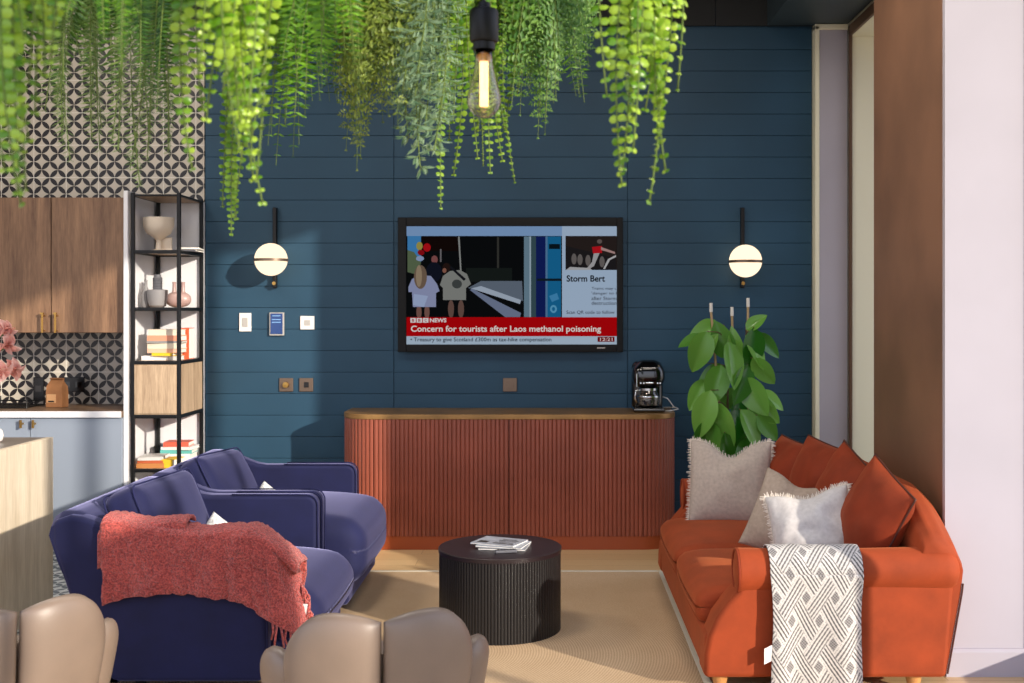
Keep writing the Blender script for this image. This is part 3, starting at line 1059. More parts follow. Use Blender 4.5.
# ================================================================== fluted sideboard
def console():
    x0, x1, yf, yb, zt = -1.325, .782, 7.158, 7.635, .8435
    rc = .212
    t = thing('sideboard', 'long terracotta fluted sideboard with a bronze top under the television', 'sideboard', ((x0 + x1) / 2, 7.4, 0))

    def outline(off, z=None):
        c0, c1 = (x0 + rc, yf + rc), (x1 - rc, yf + rc)
        pts = [(x0 - off, yb), (x0 - off, yf + rc)]
        pts += [(c0[0] + (rc + off) * math.cos(R(a)), c0[1] + (rc + off) * math.sin(R(a))) for a in range(186, 270, 6)]
        pts += [(c0[0], yf - off), (c1[0], yf - off)]
        pts += [(c1[0] + (rc + off) * math.cos(R(a)), c1[1] + (rc + off) * math.sin(R(a))) for a in range(276, 360, 6)]
        pts += [(x1 + off, yf + rc), (x1 + off, yb)]
        return pts
    MB().prism(outline(-.022), 2, .02, .81).build('carcass', 'flute_red', t)
    MB().prism(outline(-.004), 2, 0.001, .085).build('plinth', 'plinth_red', t, smooth='angle')
    MB().prism(outline(.004), 2, .812, zt).build('top', 'bronze_rim', t, bevel=.003, seg=2)

    # fluted skin following a path
    def flutes(path, name, par):
        """path: points with outward normals"""
        mb = MB()
        vs, fs = [], []
        L = [0]
        for a, b in zip(path[:-1], path[1:]):
            L.append(L[-1] + (Vector(b[0]) - Vector(a[0])).length)
        n = max(1, round(L[-1] / .0272))
        prof = [(0.0, -.009), (.07, -.001), (.14, .0006), (.5, .0016), (.86, .0006), (.93, -.001), (1., -.009)]

        def ev(s):
            for i in range(len(L) - 1):
                if s <= L[i + 1] + 1e-9:
                    f = (s - L[i]) / max(1e-9, L[i + 1] - L[i])
                    return Vector(path[i][0]).lerp(Vector(path[i + 1][0]), f), Vector(path[i][1]).lerp(Vector(path[i + 1][1]), f).normalized()
            return Vector(path[-1][0]), Vector(path[-1][1])
        for k in range(n):
            for (u, h) in prof:
                p, nn = ev(L[-1] * (k + u) / n)
                vs.append(p + nn * h)
        m = len(vs)
        vv = [(p.x, p.y, .086) for p in vs] + [(p.x, p.y, .811) for p in vs]
        fs = [(i, i + 1, i + 1 + m, i + m) for i in range(m - 1)]
        mb.add(vv, fs)
        o = mb.build(name, 'flute_red', par, smooth='angle', angle=40)
        return o

    def corner(cx, a0, a1):
        return [((cx + rc * math.cos(R(a)), yf + rc + rc * math.sin(R(a))), (math.cos(R(a)), math.sin(R(a)))) for a in range(a0, a1 + 1, 5)]
    e0 = [((x0, yb), (-1, 0)), ((x0, yf + rc), (-1, 0))] + corner(x0 + rc, 185, 270)
    e1 = corner(x1 - rc, 270, 355) + [((x1, yf + rc), (1, 0)), ((x1, yb), (1, 0))]
    flutes(e0, 'end_panel', t)
    flutes(e1, 'end_panel', t)
    xa, xm, xb = x0 + rc, -.268, x1 - rc
    for a, b in ((xa + .003, xm - .003), (xm + .003, xb - .003)):
        flutes([((a, yf), (0, -1)), ((b, yf), (0, -1))], 'door', t)


console()


def coffee_machine():
    Y = 7.38
    a, b = at(631.5, 411, Y), at(664.5, 360, Y)
    cx = (a.x + b.x) / 2
    z0 = .8435
    w, h = b.x - a.x, b.z - z0
    t = thing('coffee_machine', 'glossy black rounded drip coffee machine on the bronze sideboard top', 'coffee machine', (cx, Y, z0))
    MB().box(cx - w * .47, cx + w * .47, Y - .105, Y + .12, z0 + .002, z0 + .028).build('base', 'black_gloss', t, bevel=.01)
    # tall back column and domed head
    mb = MB().puff(w * .96, .11, h * .98, .05, n=12, mat=Matrix.Translation((cx, Y + .075, z0 + h * .49)))
    mb.build('column', 'black_gloss', t, smooth=True)

    def dome(q):
        k = max(0, (q.z + .02) / (h * .27))
        s = 1 - .16 * min(1, k) ** 2
        return Vector((q.x * s, q.y * s, q.z))
    hd = MB().puff(w, .225, h * .54, .07, n=16, fn=dome, mat=Matrix.Translation((cx, Y + .01, z0 + h * .735))).build('head', 'black_gloss', t, smooth=True)
    yy = Y - .106
    for i, dx in enumerate((-.055, -.035, .052, .068)):
        MB().lathe([(.0052, 0), (.0052, .004), (0, .004)], n=12).map(lambda q: Vector((cx + dx + q.x, yy - q.z + .002, z0 + h * .57 + q.y))).build('button', 'chrome', hd, smooth='angle')
    MB().box(cx - .022, cx + .026, yy - .002, yy + .004, z0 + h * .555, z0 + h * .59).build('dial', 'chrome', hd, bevel=.003)
    MB().box(cx - .05, cx + .055, Y - .098, Y - .09, z0 + h * .86, z0 + h * .868).build('trim_strip', 'chrome', hd, bevel=.002)
    MB().tube([(cx - .078, yy + .006, z0 + h * .5), (cx - .078, yy + .006, z0 + h * .75)], .0045, 8).build('water_gauge', 'chrome', hd)
    # carafe
    c = (cx, Y - .035, z0 + .03)
    g = MB().lathe([(.052, 0), (.066, .012), (.071, .05), (.062, .085), (.050, .105), (.047, .105), (.059, .084), (.067, .05), (.062, .014), (0.0, .005)], c, 32, cap=False).build('carafe', 'glass', t, smooth='angle')
    MB().lathe([(.052, .106), (.056, .108), (.056, .122), (.02, .128), (0.0, .128)], c, 28).build('lid', 'chrome', g, smooth='angle')
    MB().lathe([(.0725, .062), (.0735, .064), (.0735, .072), (.0725, .074)], c, 32, cap=False).build('collar', 'chrome', g, smooth='angle')
    MB().tube([(cx - .05, Y - .09, z0 + .145), (cx - .085, Y - .10, z0 + .14), (cx - .092, Y - .10, z0 + .09), (cx - .07, Y - .09, z0 + .05)], .006, 8).build('handle', 'chrome', g, smooth=True)
    o = MB().tube([(b.x - .01, Y + .08, z0 + .09), (b.x + .03, Y + .09, z0 + .075), (b.x + .07, Y + .11, z0 + .02), (b.x + .1, Y + .14, z0 + .008), (b.x + .085, Y + .19, z0 + .008), (b.x - .02, Y + .2, z0 + .008)], .0035, 8).build('power_cord', 'white_plastic', t, smooth=True)
    MB().tube([(b.x - .02, Y - .06, z0 + .006), (b.x + .03, Y - .03, z0 + .006), (b.x + .09, Y + .02, z0 + .012), (b.x + .1, Y + .13, z0 + .006)], .003, 8).build('power_cord', 'white_plastic', t, smooth=True)


coffee_machine()


def rubber_plant():
    bx, by = 1.12, 7.02
    t = thing('rubber_plant', 'tall rubber plant with broad glossy leaves tied to white-tipped canes behind the orange sofa', 'plant', (bx, by, 0))
    p = MB().lathe([(.13, 0), (.14, .02), (.175, .34), (.185, .36), (.185, .38), (.168, .38), (.16, .34)], (bx, by, 0), 36).build('pot', 'pot', t, smooth='angle')
    MB().lathe([(0.0, .345), (.162, .345), (.10, .36), (0, .362)], (bx, by, 0), 28, cap=False).build('soil', 'soil', t)
    rnd = random.Random(21)
    for (px, py, ox, oy) in ((711, 303, -.05, -.02), (732, 307, .02, .06), (748, 298, .07, .0)):
        top = at(px, py, by + oy)
        s = MB().tube([(bx + ox, by + oy, .35), (top.x, by + oy, top.z - .05)], .0075, 8).build('cane', 'cane', t, smooth='angle')
        MB().tube([(top.x, by + oy, top.z - .055), (top.x, by + oy, top.z)], .010, 8).build('tip', 'tip', s, smooth='angle')
    mb, ms = MB(), MB()

    def leaf(base, d, up, L, wd, droop):
        d = d.normalized()
        s = d.cross(up).normalized()
        n = s.cross(d).normalized()

        def fn(a, b):
            q = 2 * a - 1
            wv = (math.sin(PI * b ** .85) ** .72) * (1 - .15 * b) if 0 < b < 1 else 0
            return base + d * (L * b) + s * (q * wd * .5 * wv) + n * (.14 * wd * abs(q) * wv - droop * L * b * b)
        mb.grid(fn, 6, 10)
    # leaves given where they hang: (px of the middle, py, size px, direction in the picture plane deg, tilt)
    spots = [(700, 352, 40, 250, .2), (708, 348, 34, 60, .3), (692, 340, 30, 190, .2), (716, 385, 46, 255, .1), (733, 365, 44, 280, .0), (742, 385, 46, 250, .0),
             (752, 350, 40, 265, .0), (756, 352, 36, 300, .2), (764, 372, 38, 310, .2), (768, 345, 34, 320, .3), (755, 397, 42, 300, .0), (764, 410, 40, 320, .1), (735, 345, 36, 80, .2),
             (722, 340, 36, 110, .3), (704, 415, 46, 255, .1), (722, 425, 46, 285, .0), (737, 420, 44, 265, .0), (752, 430, 42, 300, .0), (742, 440, 40, 250, .1), (698, 395, 40, 240, .3),
             (712, 445, 44, 270, .1), (768, 428, 36, 310, .1), (756, 322, 26, 40, .2), (728, 455, 42, 280, .1), (745, 460, 40, 265, .1), (700, 440, 40, 250, .2), (716, 470, 40, 260, .2), (735, 480, 40, 280, .2), (705, 330, 30, 200, .5),
             (726, 400, 36, 200, .6), (744, 405, 36, 340, .6), (712, 375, 34, 210, .7), (772, 400, 30, 330, .4)]
    for i, (px, py, sz, an, tl) in enumerate(spots):
        Y = by - .12 + .26 * tl + rnd.uniform(-.05, .05)
        c = at(px, py, Y)
        L = sz / 163 * rnd.uniform(.9, 1.15)
        d = Vector((math.cos(R(an)), rnd.uniform(-.35, .15), math.sin(R(an)))).normalized()
        up = Vector((rnd.uniform(-.9, .9), -1, rnd.uniform(-.1, .9))).normalized()
        base = c - d * L * .5
        leaf(base, d, up, L, L * rnd.uniform(.52, .66), rnd.uniform(.05, .25))
        # stalk to the nearest stem
        sx = min((bx - .045, bx + .02, bx + .065), key=lambda q: abs(q - base.x))
        ms.tube([base, (base + Vector((sx, by, base.z - .03))) / 2 + Vector((0, 0, .01)), (sx, by, base.z - .05)], .003, 5)
    for ox, h in ((-.045, 1.33), (.02, 1.28), (.065, 1.42)):
        ms.tube([(bx + ox * .8, by, .35), (bx + ox * 1.05, by + .01, .8), (bx + ox, by, h)], [.01, .008, .004], 7)
    ms.build('stem', 'bark', t, smooth=True)
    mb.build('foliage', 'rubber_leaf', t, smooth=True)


rubber_plant()


# ================================================================== rug, round table, magazines
def rug_and_table():
    r = thing('rug', 'woven beige jute rug under the round black table', 'rug', (-.6, 5., 0))
    MB().box(-2.0, .605, 3.3, 6.53, .0005, .008).build('weave', 'rug', r)
    mb = MB().box(.605, .64, 3.3, 6.565, .0005, .0095).box(-2.0, .605, 6.53, 6.565, .0005, .0095)
    mb.build('binding', 'rug_edge', r, bevel=.003, seg=1)
    c = (-.243, 5.38, .0085)
    t = thing('coffee_table', 'round black fluted drum coffee table on the jute rug', 'table', c)
    ra, zt = .287, .382
    n = 120
    mb = MB()
    ring = []
    for k in range(n):
        for (u, h) in ((0, -.004), (.12, -.0005), (.3, .0006), (.5, .001), (.7, .0006), (.88, -.0005)):
            a = 2 * PI * (k + u) / n
            ring.append(((ra - .004 + h) * math.cos(a), (ra - .004 + h) * math.sin(a)))
    m = len(ring)
    vs = [(c[0] + p[0], c[1] + p[1], c[2] + z) for z in (0, zt - .022) for p in ring]
    fs = [(i, (i + 1) % m, (i + 1) % m + m, i + m) for i in range(m)] + [tuple(range(m))[::-1], tuple(range(m, 2 * m))]
    mb.add(vs, fs).build('drum', 'table_black', t, smooth='angle', angle=40)
    MB().lathe([(ra, zt - .0215), (ra + .001, zt - .003), (ra - .003, zt)], c, 96).build('top', 'table_top', t, smooth='angle')
    z = c[2] + zt + .0005
    g = 'magazines on the round table'
    M['mag_grey'] = mat('magazine_grey', (104, 106, 116), .35, var=(14, .25))
    M['mag_white'] = mat('magazine_white', (158, 162, 172), .35, var=(22, .12))
    for i, (x, y, rz, m_, lab) in enumerate(((-.22, 5.36, 8, 'mag_grey', 'grey magazine lowest of the three on the round black table'), (-.225, 5.37, 16, 'mag_white', 'white magazine in the middle of the small pile on the black table'),
                                             (-.245, 5.385, 24, 'mag_white', 'white magazine with dark print topping the pile on the black table'))):
        o = thing('magazine', lab, 'magazine', (x, y, z), Matrix.Rotation(R(-rz), 3, 'Z'), g)
        h = .0075
        MB().box(-.11, .11, -.082 - .0, .082, 0, .0012).box(-.11, .11, -.082, .082, h - .0012, h).box(-.1112, -.109, -.082, .082, 0, h).build('cover', m_, o, world=False)
        MB().box(-.108, .108, -.08, .08, .0014, h - .0014).build('pages', 'paper', o, world=False)
        z += h + .0003
    top = o
    mb = MB()
    for i, (xa, xb, ya, yb) in enumerate(((-.01, .095, -.06, -.045), (-.01, .085, -.035, -.025), (.0, .09, -.012, -.004), (-.01, .09, .01, .022), (.0, .07, .034, .044), (-.09, -.04, -.06, -.02))):
        mb.box(xa, xb, ya, yb, .0076, .0079)
    mb.build('print', 'black_text', top, world=False)
    o = thing('remote_control', 'small dark remote control lying at the front of the magazines', 'remote', (-.21, 5.235, c[2] + zt), Matrix.Rotation(R(12), 3, 'Z'))
    MB().box(-.05, .05, -.016, .016, 0.0005, .014).build('case', 'dgrey_ceramic', o, bevel=.004, world=False)
    mb = MB()
    for i in range(6):
        for j in (-1, 1):
            mb.box(-.038 + i * .014, -.03 + i * .014, j * .006 - .003, j * .006 + .003, .0135, .0152)
    mb.build('button', 'black_metal', o, world=False)


rug_and_table()
# ================================================================== soft furniture
def pillow(mb, w, h, t, n=22, pinch=.07, chop=0., seed=0, wr=.004, tip=1.0):
    """square cushion: width on x, height on z, swelling on y; outline pulled in between its corners"""
    def pt(u, v, sg):
        x = u * w / 2 * (1 - pinch * (1 - v * v) * 1.0)
        z = v * h / 2 * (1 - pinch * (1 - u * u) * 1.0)
        if chop and v > -.2:
            z -= chop * h * max(0, (v + .2) / 1.2) ** 1.6 * math.exp(-(u / .42) ** 2)
        k = max(0., (1 - abs(u) ** 2.2) * (1 - abs(v) ** 2.2)) ** .55
        y = sg * t / 2 * k
        if k > 0:
            y += wr * noise.noise(Vector((u * 2.2 + seed, v * 2.2 + sg, seed * 1.7))) * 2.2 * k ** .5
            y += wr * .6 * noise.noise(Vector((u * 5 + seed, v * 5 + sg * 3, seed))) * k ** .5
        return Vector((x, y, z))
    idx = {}
    vs, fs = [], []

    def vid(i, j, sg):
        e = i in (0, n) or j in (0, n)
        k = (i, j, 0 if e else sg)
        if k not in idx:
            f = lambda q: math.sin(PI / 2 * (2 * q / n - 1)) * .5 + (2 * q / n - 1) * .5
            idx[k] = len(vs)
            vs.append(pt(f(i), f(j), 0 if e else sg))
        return idx[k]
    for sg in (-1, 1):
        for i in range(n):
            for j in range(n):
                q = [vid(i, j, sg), vid(i + 1, j, sg), vid(i + 1, j + 1, sg), vid(i, j + 1, sg)]
                fs.append(tuple(q if sg < 0 else q[::-1]))
    mb.add(vs, fs)
    f = lambda q: math.sin(PI / 2 * (2 * q / n - 1)) * .5 + (2 * q / n - 1) * .5
    edge = [pt(f(i), -1, 0) for i in range(n)] + [pt(1, f(j), 0) for j in range(n)] + [pt(f(n - i), 1, 0) for i in range(n)] + [pt(-1, f(n - j), 0) for j in range(n)]
    return edge


def cushion(name, lab, loc, m3, w, h, t, m, pipe=None, fringe=None, grp=None, chop=0., seed=0, pinch=.07, wr=.004):
    o = thing(name, lab, 'cushion', loc, m3, grp)
    mb = MB()
    e = pillow(mb, w, h, t, pinch=pinch, chop=chop, seed=seed, wr=wr)
    mb.build('cover', m, o, smooth=True, world=False)
    if pipe:
        MB().tube(e, .0045, 6, closed=True).build('piping', pipe, o, smooth=True, world=False)
    if fringe:
        mb = MB()
        rnd = random.Random(seed)
        c = Vector((0, 0, 0))
        for i in range(len(e)):
            a, b = e[i], e[(i + 1) % len(e)]
            for k in range(4):
                p = a.lerp(b, k / 4)
                d = Vector((p.x / w, 0, p.z / h)).normalized()
                # outward from the nearest edge
                d = Vector((math.copysign(1, p.x), 0, 0)) if abs(p.x) / w > abs(p.z) / h else Vector((0, 0, math.copysign(1, p.z)))
                q = p + d * rnd.uniform(.010, .02) + Vector((rnd.uniform(-.005, .005), rnd.uniform(-.006, .006), rnd.uniform(-.005, .005)))
                mb.tube([p - d * .003, q], [.0022, .001], 4)
        mb.build('fringe', fringe, o, world=False)
    return o


# ------------------------------------------------------------------ navy armchairs
def armchair(y0, y1, seat_z, lab, bulge):
    """faces +x; y0..y1 over the arms"""
    xb0, xf = -1.94, -1.10
    ta, ha, hb = .09, .628, .712
    t = thing('armchair', lab, 'armchair', (-1.45, (y0 + y1) / 2, .008), group='navy velvet armchairs')
    # back: raked slab, outer face leaning
    def rake(p):
        return Vector((p.x + (.70 - p.z) * .36 * (1 if p.x < -1.8 else .75), p.y, p.z))
    mb = MB()
    n = 10
    def bk(a, b):
        # closed section in x-z, swept along y; ends rounded
        y = y0 + .004 + (y1 - y0 - .008) * a
        e = min(a, 1 - a) * (y1 - y0)
        k = min(1., e / .05)
        top = hb - .035 * (1 - math.sqrt(max(0, 1 - (1 - k) ** 2)))
        sec = [(-1.72, .06), (-1.90, .06), (-1.935, .30), (-1.94, top - .05), (-1.932, top - .018), (-1.905, top), (-1.85, top - .002), (-1.79, top - .025), (-1.765, top - .06), (-1.74, .35), (-1.72, .06)]
        f = b * (len(sec) - 1)
        i = min(len(sec) - 2, int(f))
        p, q = sec[i], sec[i + 1]
        f -= i
        x, z = p[0] + (q[0] - p[0]) * f, p[1] + (q[1] - p[1]) * f
        if x < -1.86:
            x += max(0, .60 - z) * .42
        return (x, y, z)
    vs, fs = [], []
    mb.grid(bk, 24, 30)
    mb.v += []
    ring = 25
    mb.f.append(tuple(j * ring for j in range(30)))
    mb.f.append(tuple(j * ring + 24 for j in range(30))[::-1])
    mb.build('backrest', 'blue_velvet', t, smooth='angle', angle=50)
    # arms
    for s, (a, b) in enumerate(((y0, y0 + ta), (y1 - ta, y1))):
        x_in = -1.83
        poly = [(-1.70, .06), (-1.12, .06), (xf, .12)] + [(xf - .05 + .05 * math.cos(R(q)), ha - .05 + .05 * math.sin(R(q))) for q in range(0, 91, 15)]
        for i in range(7):
            f = i / 6
            poly.append((-1.60 - .26 * f, ha + (hb - ha - .008) * (3 * f * f - 2 * f ** 3)))
        poly += [(-1.93, hb - .03), (-1.93, .60), (-1.86, .38)]
        MB().prism(poly, 1, a, b).build('arm', 'blue_velvet', t, bevel=.022, seg=4)
        # piping round the front corner of each arm, both faces
        mbp = MB()
        for yy in (a + .006, b - .006):
            path = [(xf + .002, yy, .14)] + [(xf - .05 + .052 * math.cos(R(q)), yy, ha - .05 + .052 * math.sin(R(q))) for q in range(0, 91, 15)] + [(-1.5, yy, ha + .002)]
            mbp.tube(path, .0035, 6)
        mbp.build('piping', 'blue_pipe', t, smooth=True)
    MB().box(-1.74, -.985, y0 + ta - .005, y1 - ta + .005, .06, .20).build('seat_base', 'blue_velvet', t, bevel=.03, seg=3)
    # seat cushion with a full rounded front
    L, H = .86, seat_z - .15
    W = y1 - y0 - 2 * ta - .01
    def sag(q):
        f = max(0., (q.x - L * .1) / (L * .4))
        return Vector((q.x, q.y, q.z - .035 * f * f * (1 if q.z > 0 else .0)))
    MB().puff(L, W, H, min(H * .4, .1), (bulge, .0, .022), 18, Matrix.Translation((-1.345, (y0 + y1) / 2, .15 + H / 2)), sag).build('seat_cushion', 'blue_velvet', t, smooth=True)
    for x in (-1.12, -1.62):
        for y in (y0 + .1, y1 - .1):
            MB().lathe([(.018, 0.0), (.024, .07)], (x, y, .0085), 14).build('leg', 'leg_black', t, smooth='angle')
    return t


armchair(4.43, 5.472, .405, 'navy velvet armchair with the red throw over its arm, nearest the tan chairs', .015)
armchair(5.478, 6.52, .49, 'navy velvet armchair at the sideboard end, its high seat jutting past the arm', .012)


def box_cushion(lab, loc, m3, w, h, th):
    o = thing('back_cushion', lab, 'cushion', loc, m3, 'loose navy back cushions')
    MB().puff(w, th, h, .05, (.0, .03, .008), 16, None, lambda q: q + Vector((0, .006 * noise.noise(q * 7), 0))).build('cover', 'blue_velvet', o, smooth=True, world=False)
    mb = MB()
    for y in (-th / 2 + .012, th / 2 - .012):
        pts = []
        r = .045
        for (cx, cz, a0) in ((w / 2 - r, h / 2 - r, 0), (-w / 2 + r, h / 2 - r, 90), (-w / 2 + r, -h / 2 + r, 180), (w / 2 - r, -h / 2 + r, 270)):
            pts += [(cx + r * math.cos(R(a0 + q)), y, cz + r * math.sin(R(a0 + q))) for q in (0, 30, 60, 90)]
        mb.tube(pts, .004, 6, closed=True)
    mb.build('piping', 'blue_pipe', o, smooth=True, world=False)


# local -y is the front; turned to face +x
box_cushion('plump navy back cushion standing behind the red throw', (-1.665, 4.95, .575), rot(90, -22, 2), .72, .39, .15)
box_cushion('navy back cushion leaning in the armchair at the sideboard end', (-1.70, 5.95, .575), rot(88, -27, 3), .64, .36, .14)
for (px, py, Y, zs, lab) in ((218, 514, 5.12, .43, 'crumpled silver cushion peeking over the red throw'), (268, 482.5, 6.1, .52, 'crumpled silver cushion peeking over the middle navy arm')):
    p = at(px, py, Y)
    h = (p.z - zs)
    s = max(.26, h * 1.25)
    cushion('scatter_cushion', lab, (p.x + .01, Y, p.z - s * .62), rot(20, -28, 38), s, s, .13, 'silver', None, None, 'silver scatter cushions', seed=int(px), wr=.012)


def red_throw():
    t = thing('throw_blanket', 'red boucle throw draped over the near arm of the navy armchair', 'blanket', (-1.4, 4.43, .64))
    y_out, y_in, ztop = 4.43, 4.525, .632
    xs0, xs1 = -1.72, -.975
    nu, nv = 90, 70
    rnd = random.Random(4)

    def surf(off):
        def fn(a, b):
            x = xs0 + (xs1 - xs0) * a
            # length of outer drop along the arm
            zb = .372 + .03 * a + .03 * math.sin(a * 5.2) + (-.15 * max(0, (a - .70) / .3) ** 1.2)
            top = ztop + .022 + .012 * math.sin(a * 7 + 1) + .030 * max(0, 1 - a / .3)
            drop = max(0., (x + 1.17) / .2)
            top -= .17 * drop ** 1.4                       # slides down past the front of the arm
            inn = .16 + .05 * math.sin(a * 4)
            if b < .22:                                     # inside hang
                f = b / .22
                y = y_in + .026 + .014 * (1 - f)
                z = top - inn * (1 - f) - .02
            elif b < .42:
                f = (b - .22) / .2
                an = PI * f
                y = (y_in + y_out) / 2 + (y_in - y_out + .052) / 2 * math.cos(an)
                z = top - .02 + .026 * math.sin(an)
            else:
                f = (b - .42) / .58
                y = y_out - .026 - .012 * f
                z = top - .02 + (zb - top + .02) * f
            fold = math.exp(-((a - .63) / .035) ** 2) * .04 + math.exp(-((a - .34) / .05) ** 2) * .024
            wv = .017 * math.sin(a * 19 + b * 3) * max(0, b - .4) * 1.2 + .010 * noise.noise(Vector((a * 6, b * 4, 2)))
            bo = .008 * noise.noise(Vector((x * 70, z * 70, y * 70)))
            y -= (wv + bo - fold * max(0, b - .35) * 1.3) if b > .3 else -(wv + bo)
            if .22 <= b <= .42:
                z += .8 * bo + .010 * noise.noise(Vector((a * 9, 3, 1)))
            # front corner turns inwards over the seat edge
            y += .10 * max(0, (a - .86) / .14) ** 1.5 * (1 if b > .42 else .3)
            x += .012 * math.sin(b * 9) * (1 if a > .9 else .4) + (.045 * (b - .5) if a > .6 else 0) * (a - .6) * 2.5
            return Vector((x, y, z))
        return fn
    mb = MB().grid(surf(0), nu, nv)
    o = mb.build('cloth', 'boucle', t, smooth=True)
    s = o.modifiers.new('t', 'SOLIDIFY')
    s.thickness = .012
    s.offset = 1
    # folded-back upper layer at the back corner
    def fold(a, b):
        x = -1.745 + .34 * a
        an = PI * (b * 1.1 - .05)
        y = 4.478 + .062 * math.cos(an) + .004 * math.sin(a * 9)
        z = .668 + .030 * math.sin(an) - .010 * (1 - a) ** 2 * 4 + .006 * noise.noise(Vector((x * 60, y * 60, 1)))
        if b > .9:
            z -= .12 * (b - .9) / .1
        return Vector((x, y - (.004 if b > .5 else 0), z))
    o = MB().grid(fold, 30, 24).build('folded_layer', 'boucle', t, smooth=True)
    s = o.modifiers.new('t', 'SOLIDIFY')
    s.thickness = .014
    s.offset = 1
    # fringe along the front edge
    fn = surf(0)
    mb = MB()
    for i in range(26):
        b = .52 + .48 * i / 25
        p = fn(1, b)
        q = p + Vector((rnd.uniform(.012, .04), rnd.uniform(-.035, -.01), -rnd.uniform(.06, .085)))
        m = (p + q) / 2 + Vector((rnd.uniform(.008, .022), rnd.uniform(-.02, -.008), .01))
        mb.tube([p, m, q], [.0052, .0045, .004], 6)
    for i in range(9):
        p = fn(.86 + .14 * i / 8, 1)
        q = p + Vector((rnd.uniform(-.01, .012), rnd.uniform(-.012, .0), -rnd.uniform(.05, .075)))
        mb.tube([p + Vector((0, -.006, .004)), (p + q) / 2 + Vector((rnd.uniform(-.008, .008), -.012, 0)), q], [.0052, .0045, .004], 6)
    mb.build('fringe', 'boucle', t, smooth=True)
    p = fn(.985, .74)
    MB().box(p.x - .012, p.x + .026, p.y - .016, p.y - .013, p.z - .035, p.z + .005).build('care_tag', 'paper', t)


red_throw()


# ------------------------------------------------------------------ rust sofa (faces -x)
def sofa():
    y0, y1 = 4.42, 6.44
    t = thing('sofa', 'rust orange velvet sofa with rolled arms along the window wall', 'sofa', (1.1, (y0 + y1) / 2, 0))
    MB().box(.595, 1.50, y0 + .06, y1 - .06, .07, .235).build('base', 'orange_velvet', t, bevel=.02, seg=3)
    # arms
    for s in (0, 1):
        ya, yb = (y0 + .03, y0 + .20) if s == 0 else (y1 - .20, y1 - .03)
        yc = y0 + .088 if s == 0 else y1 - .088
        front = [(.588, .07), (.592, .16), (.606, .23), (.636, .30), (.68, .36), (.72, .405), (.738, .45), (.74, .52)]
        poly = front + [(1.56, .52), (1.56, .44), (1.53, .07)]
        MB().prism(poly, 1, ya, yb).build('arm', 'orange_velvet', t, bevel=.022, seg=4)
        # rolled top
        def roll(a, b):
            x = .728 + (1.592 - .728) * b
            r = .088 - .006 * math.sin(b * PI)
            if b > .93:
                r *= math.sqrt(max(0., 1 - ((b - .93) / .075) ** 2))
            an = 2 * PI * a
            return Vector((x, yc + r * .98 * math.cos(an), .475 + r * math.sin(an) + .008 * b))
        MB().grid(roll, 36, 40, True).build('arm_roll', 'orange_velvet', t, smooth=True)
        # scroll front with piped rim
        mb = MB().lathe([(0., .012), (.05, .011), (.082, .004), (.088, -.006)], n=36, cap=False)
        mb.map(lambda q: Vector((.728 - q.z, yc + q.x * .98, .475 + q.y)))
        mb.build('scroll_face', 'orange_velvet', t, smooth=True)
        MB().tube([(.722, yc + .083 * math.cos(2 * PI * k / 40), .475 + .083 * math.sin(2 * PI * k / 40)) for k in range(40)], .006, 8, closed=True).build('piping', 'orange_dark', t, smooth=True)
    # back with a rounded crest that falls towards its ends
    def bk(a, b):
        y = y0 + .04 + (y1 - y0 - .08) * b
        e = min(b, 1 - b) * (y1 - y0)
        top = .775 - .155 * max(0, 1 - e / .42) ** 1.5
        k = min(1, (e + .004) / .035) ** .5
        sec = [(1.43, .20), (1.43, .40), (1.425, top - .10), (1.44, top - .035), (1.475, top - .006), (1.52, top - .012), (1.57, top - .06), (1.60, top - .13), (1.59, .40), (1.53, .07), (1.44, .07)]
        f = a * len(sec)
        i = int(f) % len(sec)
        p, q = sec[i], sec[(i + 1) % len(sec)]
        f -= int(f)
        x, z = p[0] + (q[0] - p[0]) * f, p[1] + (q[1] - p[1]) * f
        cx, cz = 1.52, .42
        return Vector((cx + (x - cx) * (.90 + .10 * k), y, cz + (z - cz) * (.93 + .07 * k)))
    mb = MB().grid(bk, 44, 60, True)
    mb.f.append(tuple(range(44)))
    mb.f.append(tuple(60 * 44 + k for k in range(44))[::-1])
    mb.build('backrest', 'orange_velvet', t, smooth='angle', angle=60)
    path = [bk(7.6 / 11, .0 + .0), bk(8.0 / 11, 0), bk(8.6 / 11, 0), bk(9 / 11, 0)]
    MB().tube([p + Vector((.004, -.002, 0)) for p in path], .004, 6).build('piping', 'pipe_brown', t)
    # seat cushions
    for (a, b) in ((y0 + .205, 5.425), (5.435, y1 - .205)):
        W = b - a
        def fr(q):
            f = max(0., (-q.x - .25) / .15)
            return Vector((q.x, q.y, q.z - .022 * f * f * (1 if q.z > 0 else 0)))
        MB().puff(.80, W, .15, .045, (.012, .0, .03), 16, Matrix.Translation((.985, (a + b) / 2, .30)), fr).build('seat_cushion', 'orange_velvet', t, smooth=True)
    for (x, y) in ((.66, y0 + .10), (1.42, y0 + .10), (.66, y1 - .10), (1.42, y1 - .10)):
        MB().lathe([(.018, 0), (.03, .05), (.034, .075)], (x, y, .0), 16).build('leg', 'leg_wood', t, smooth='angle')


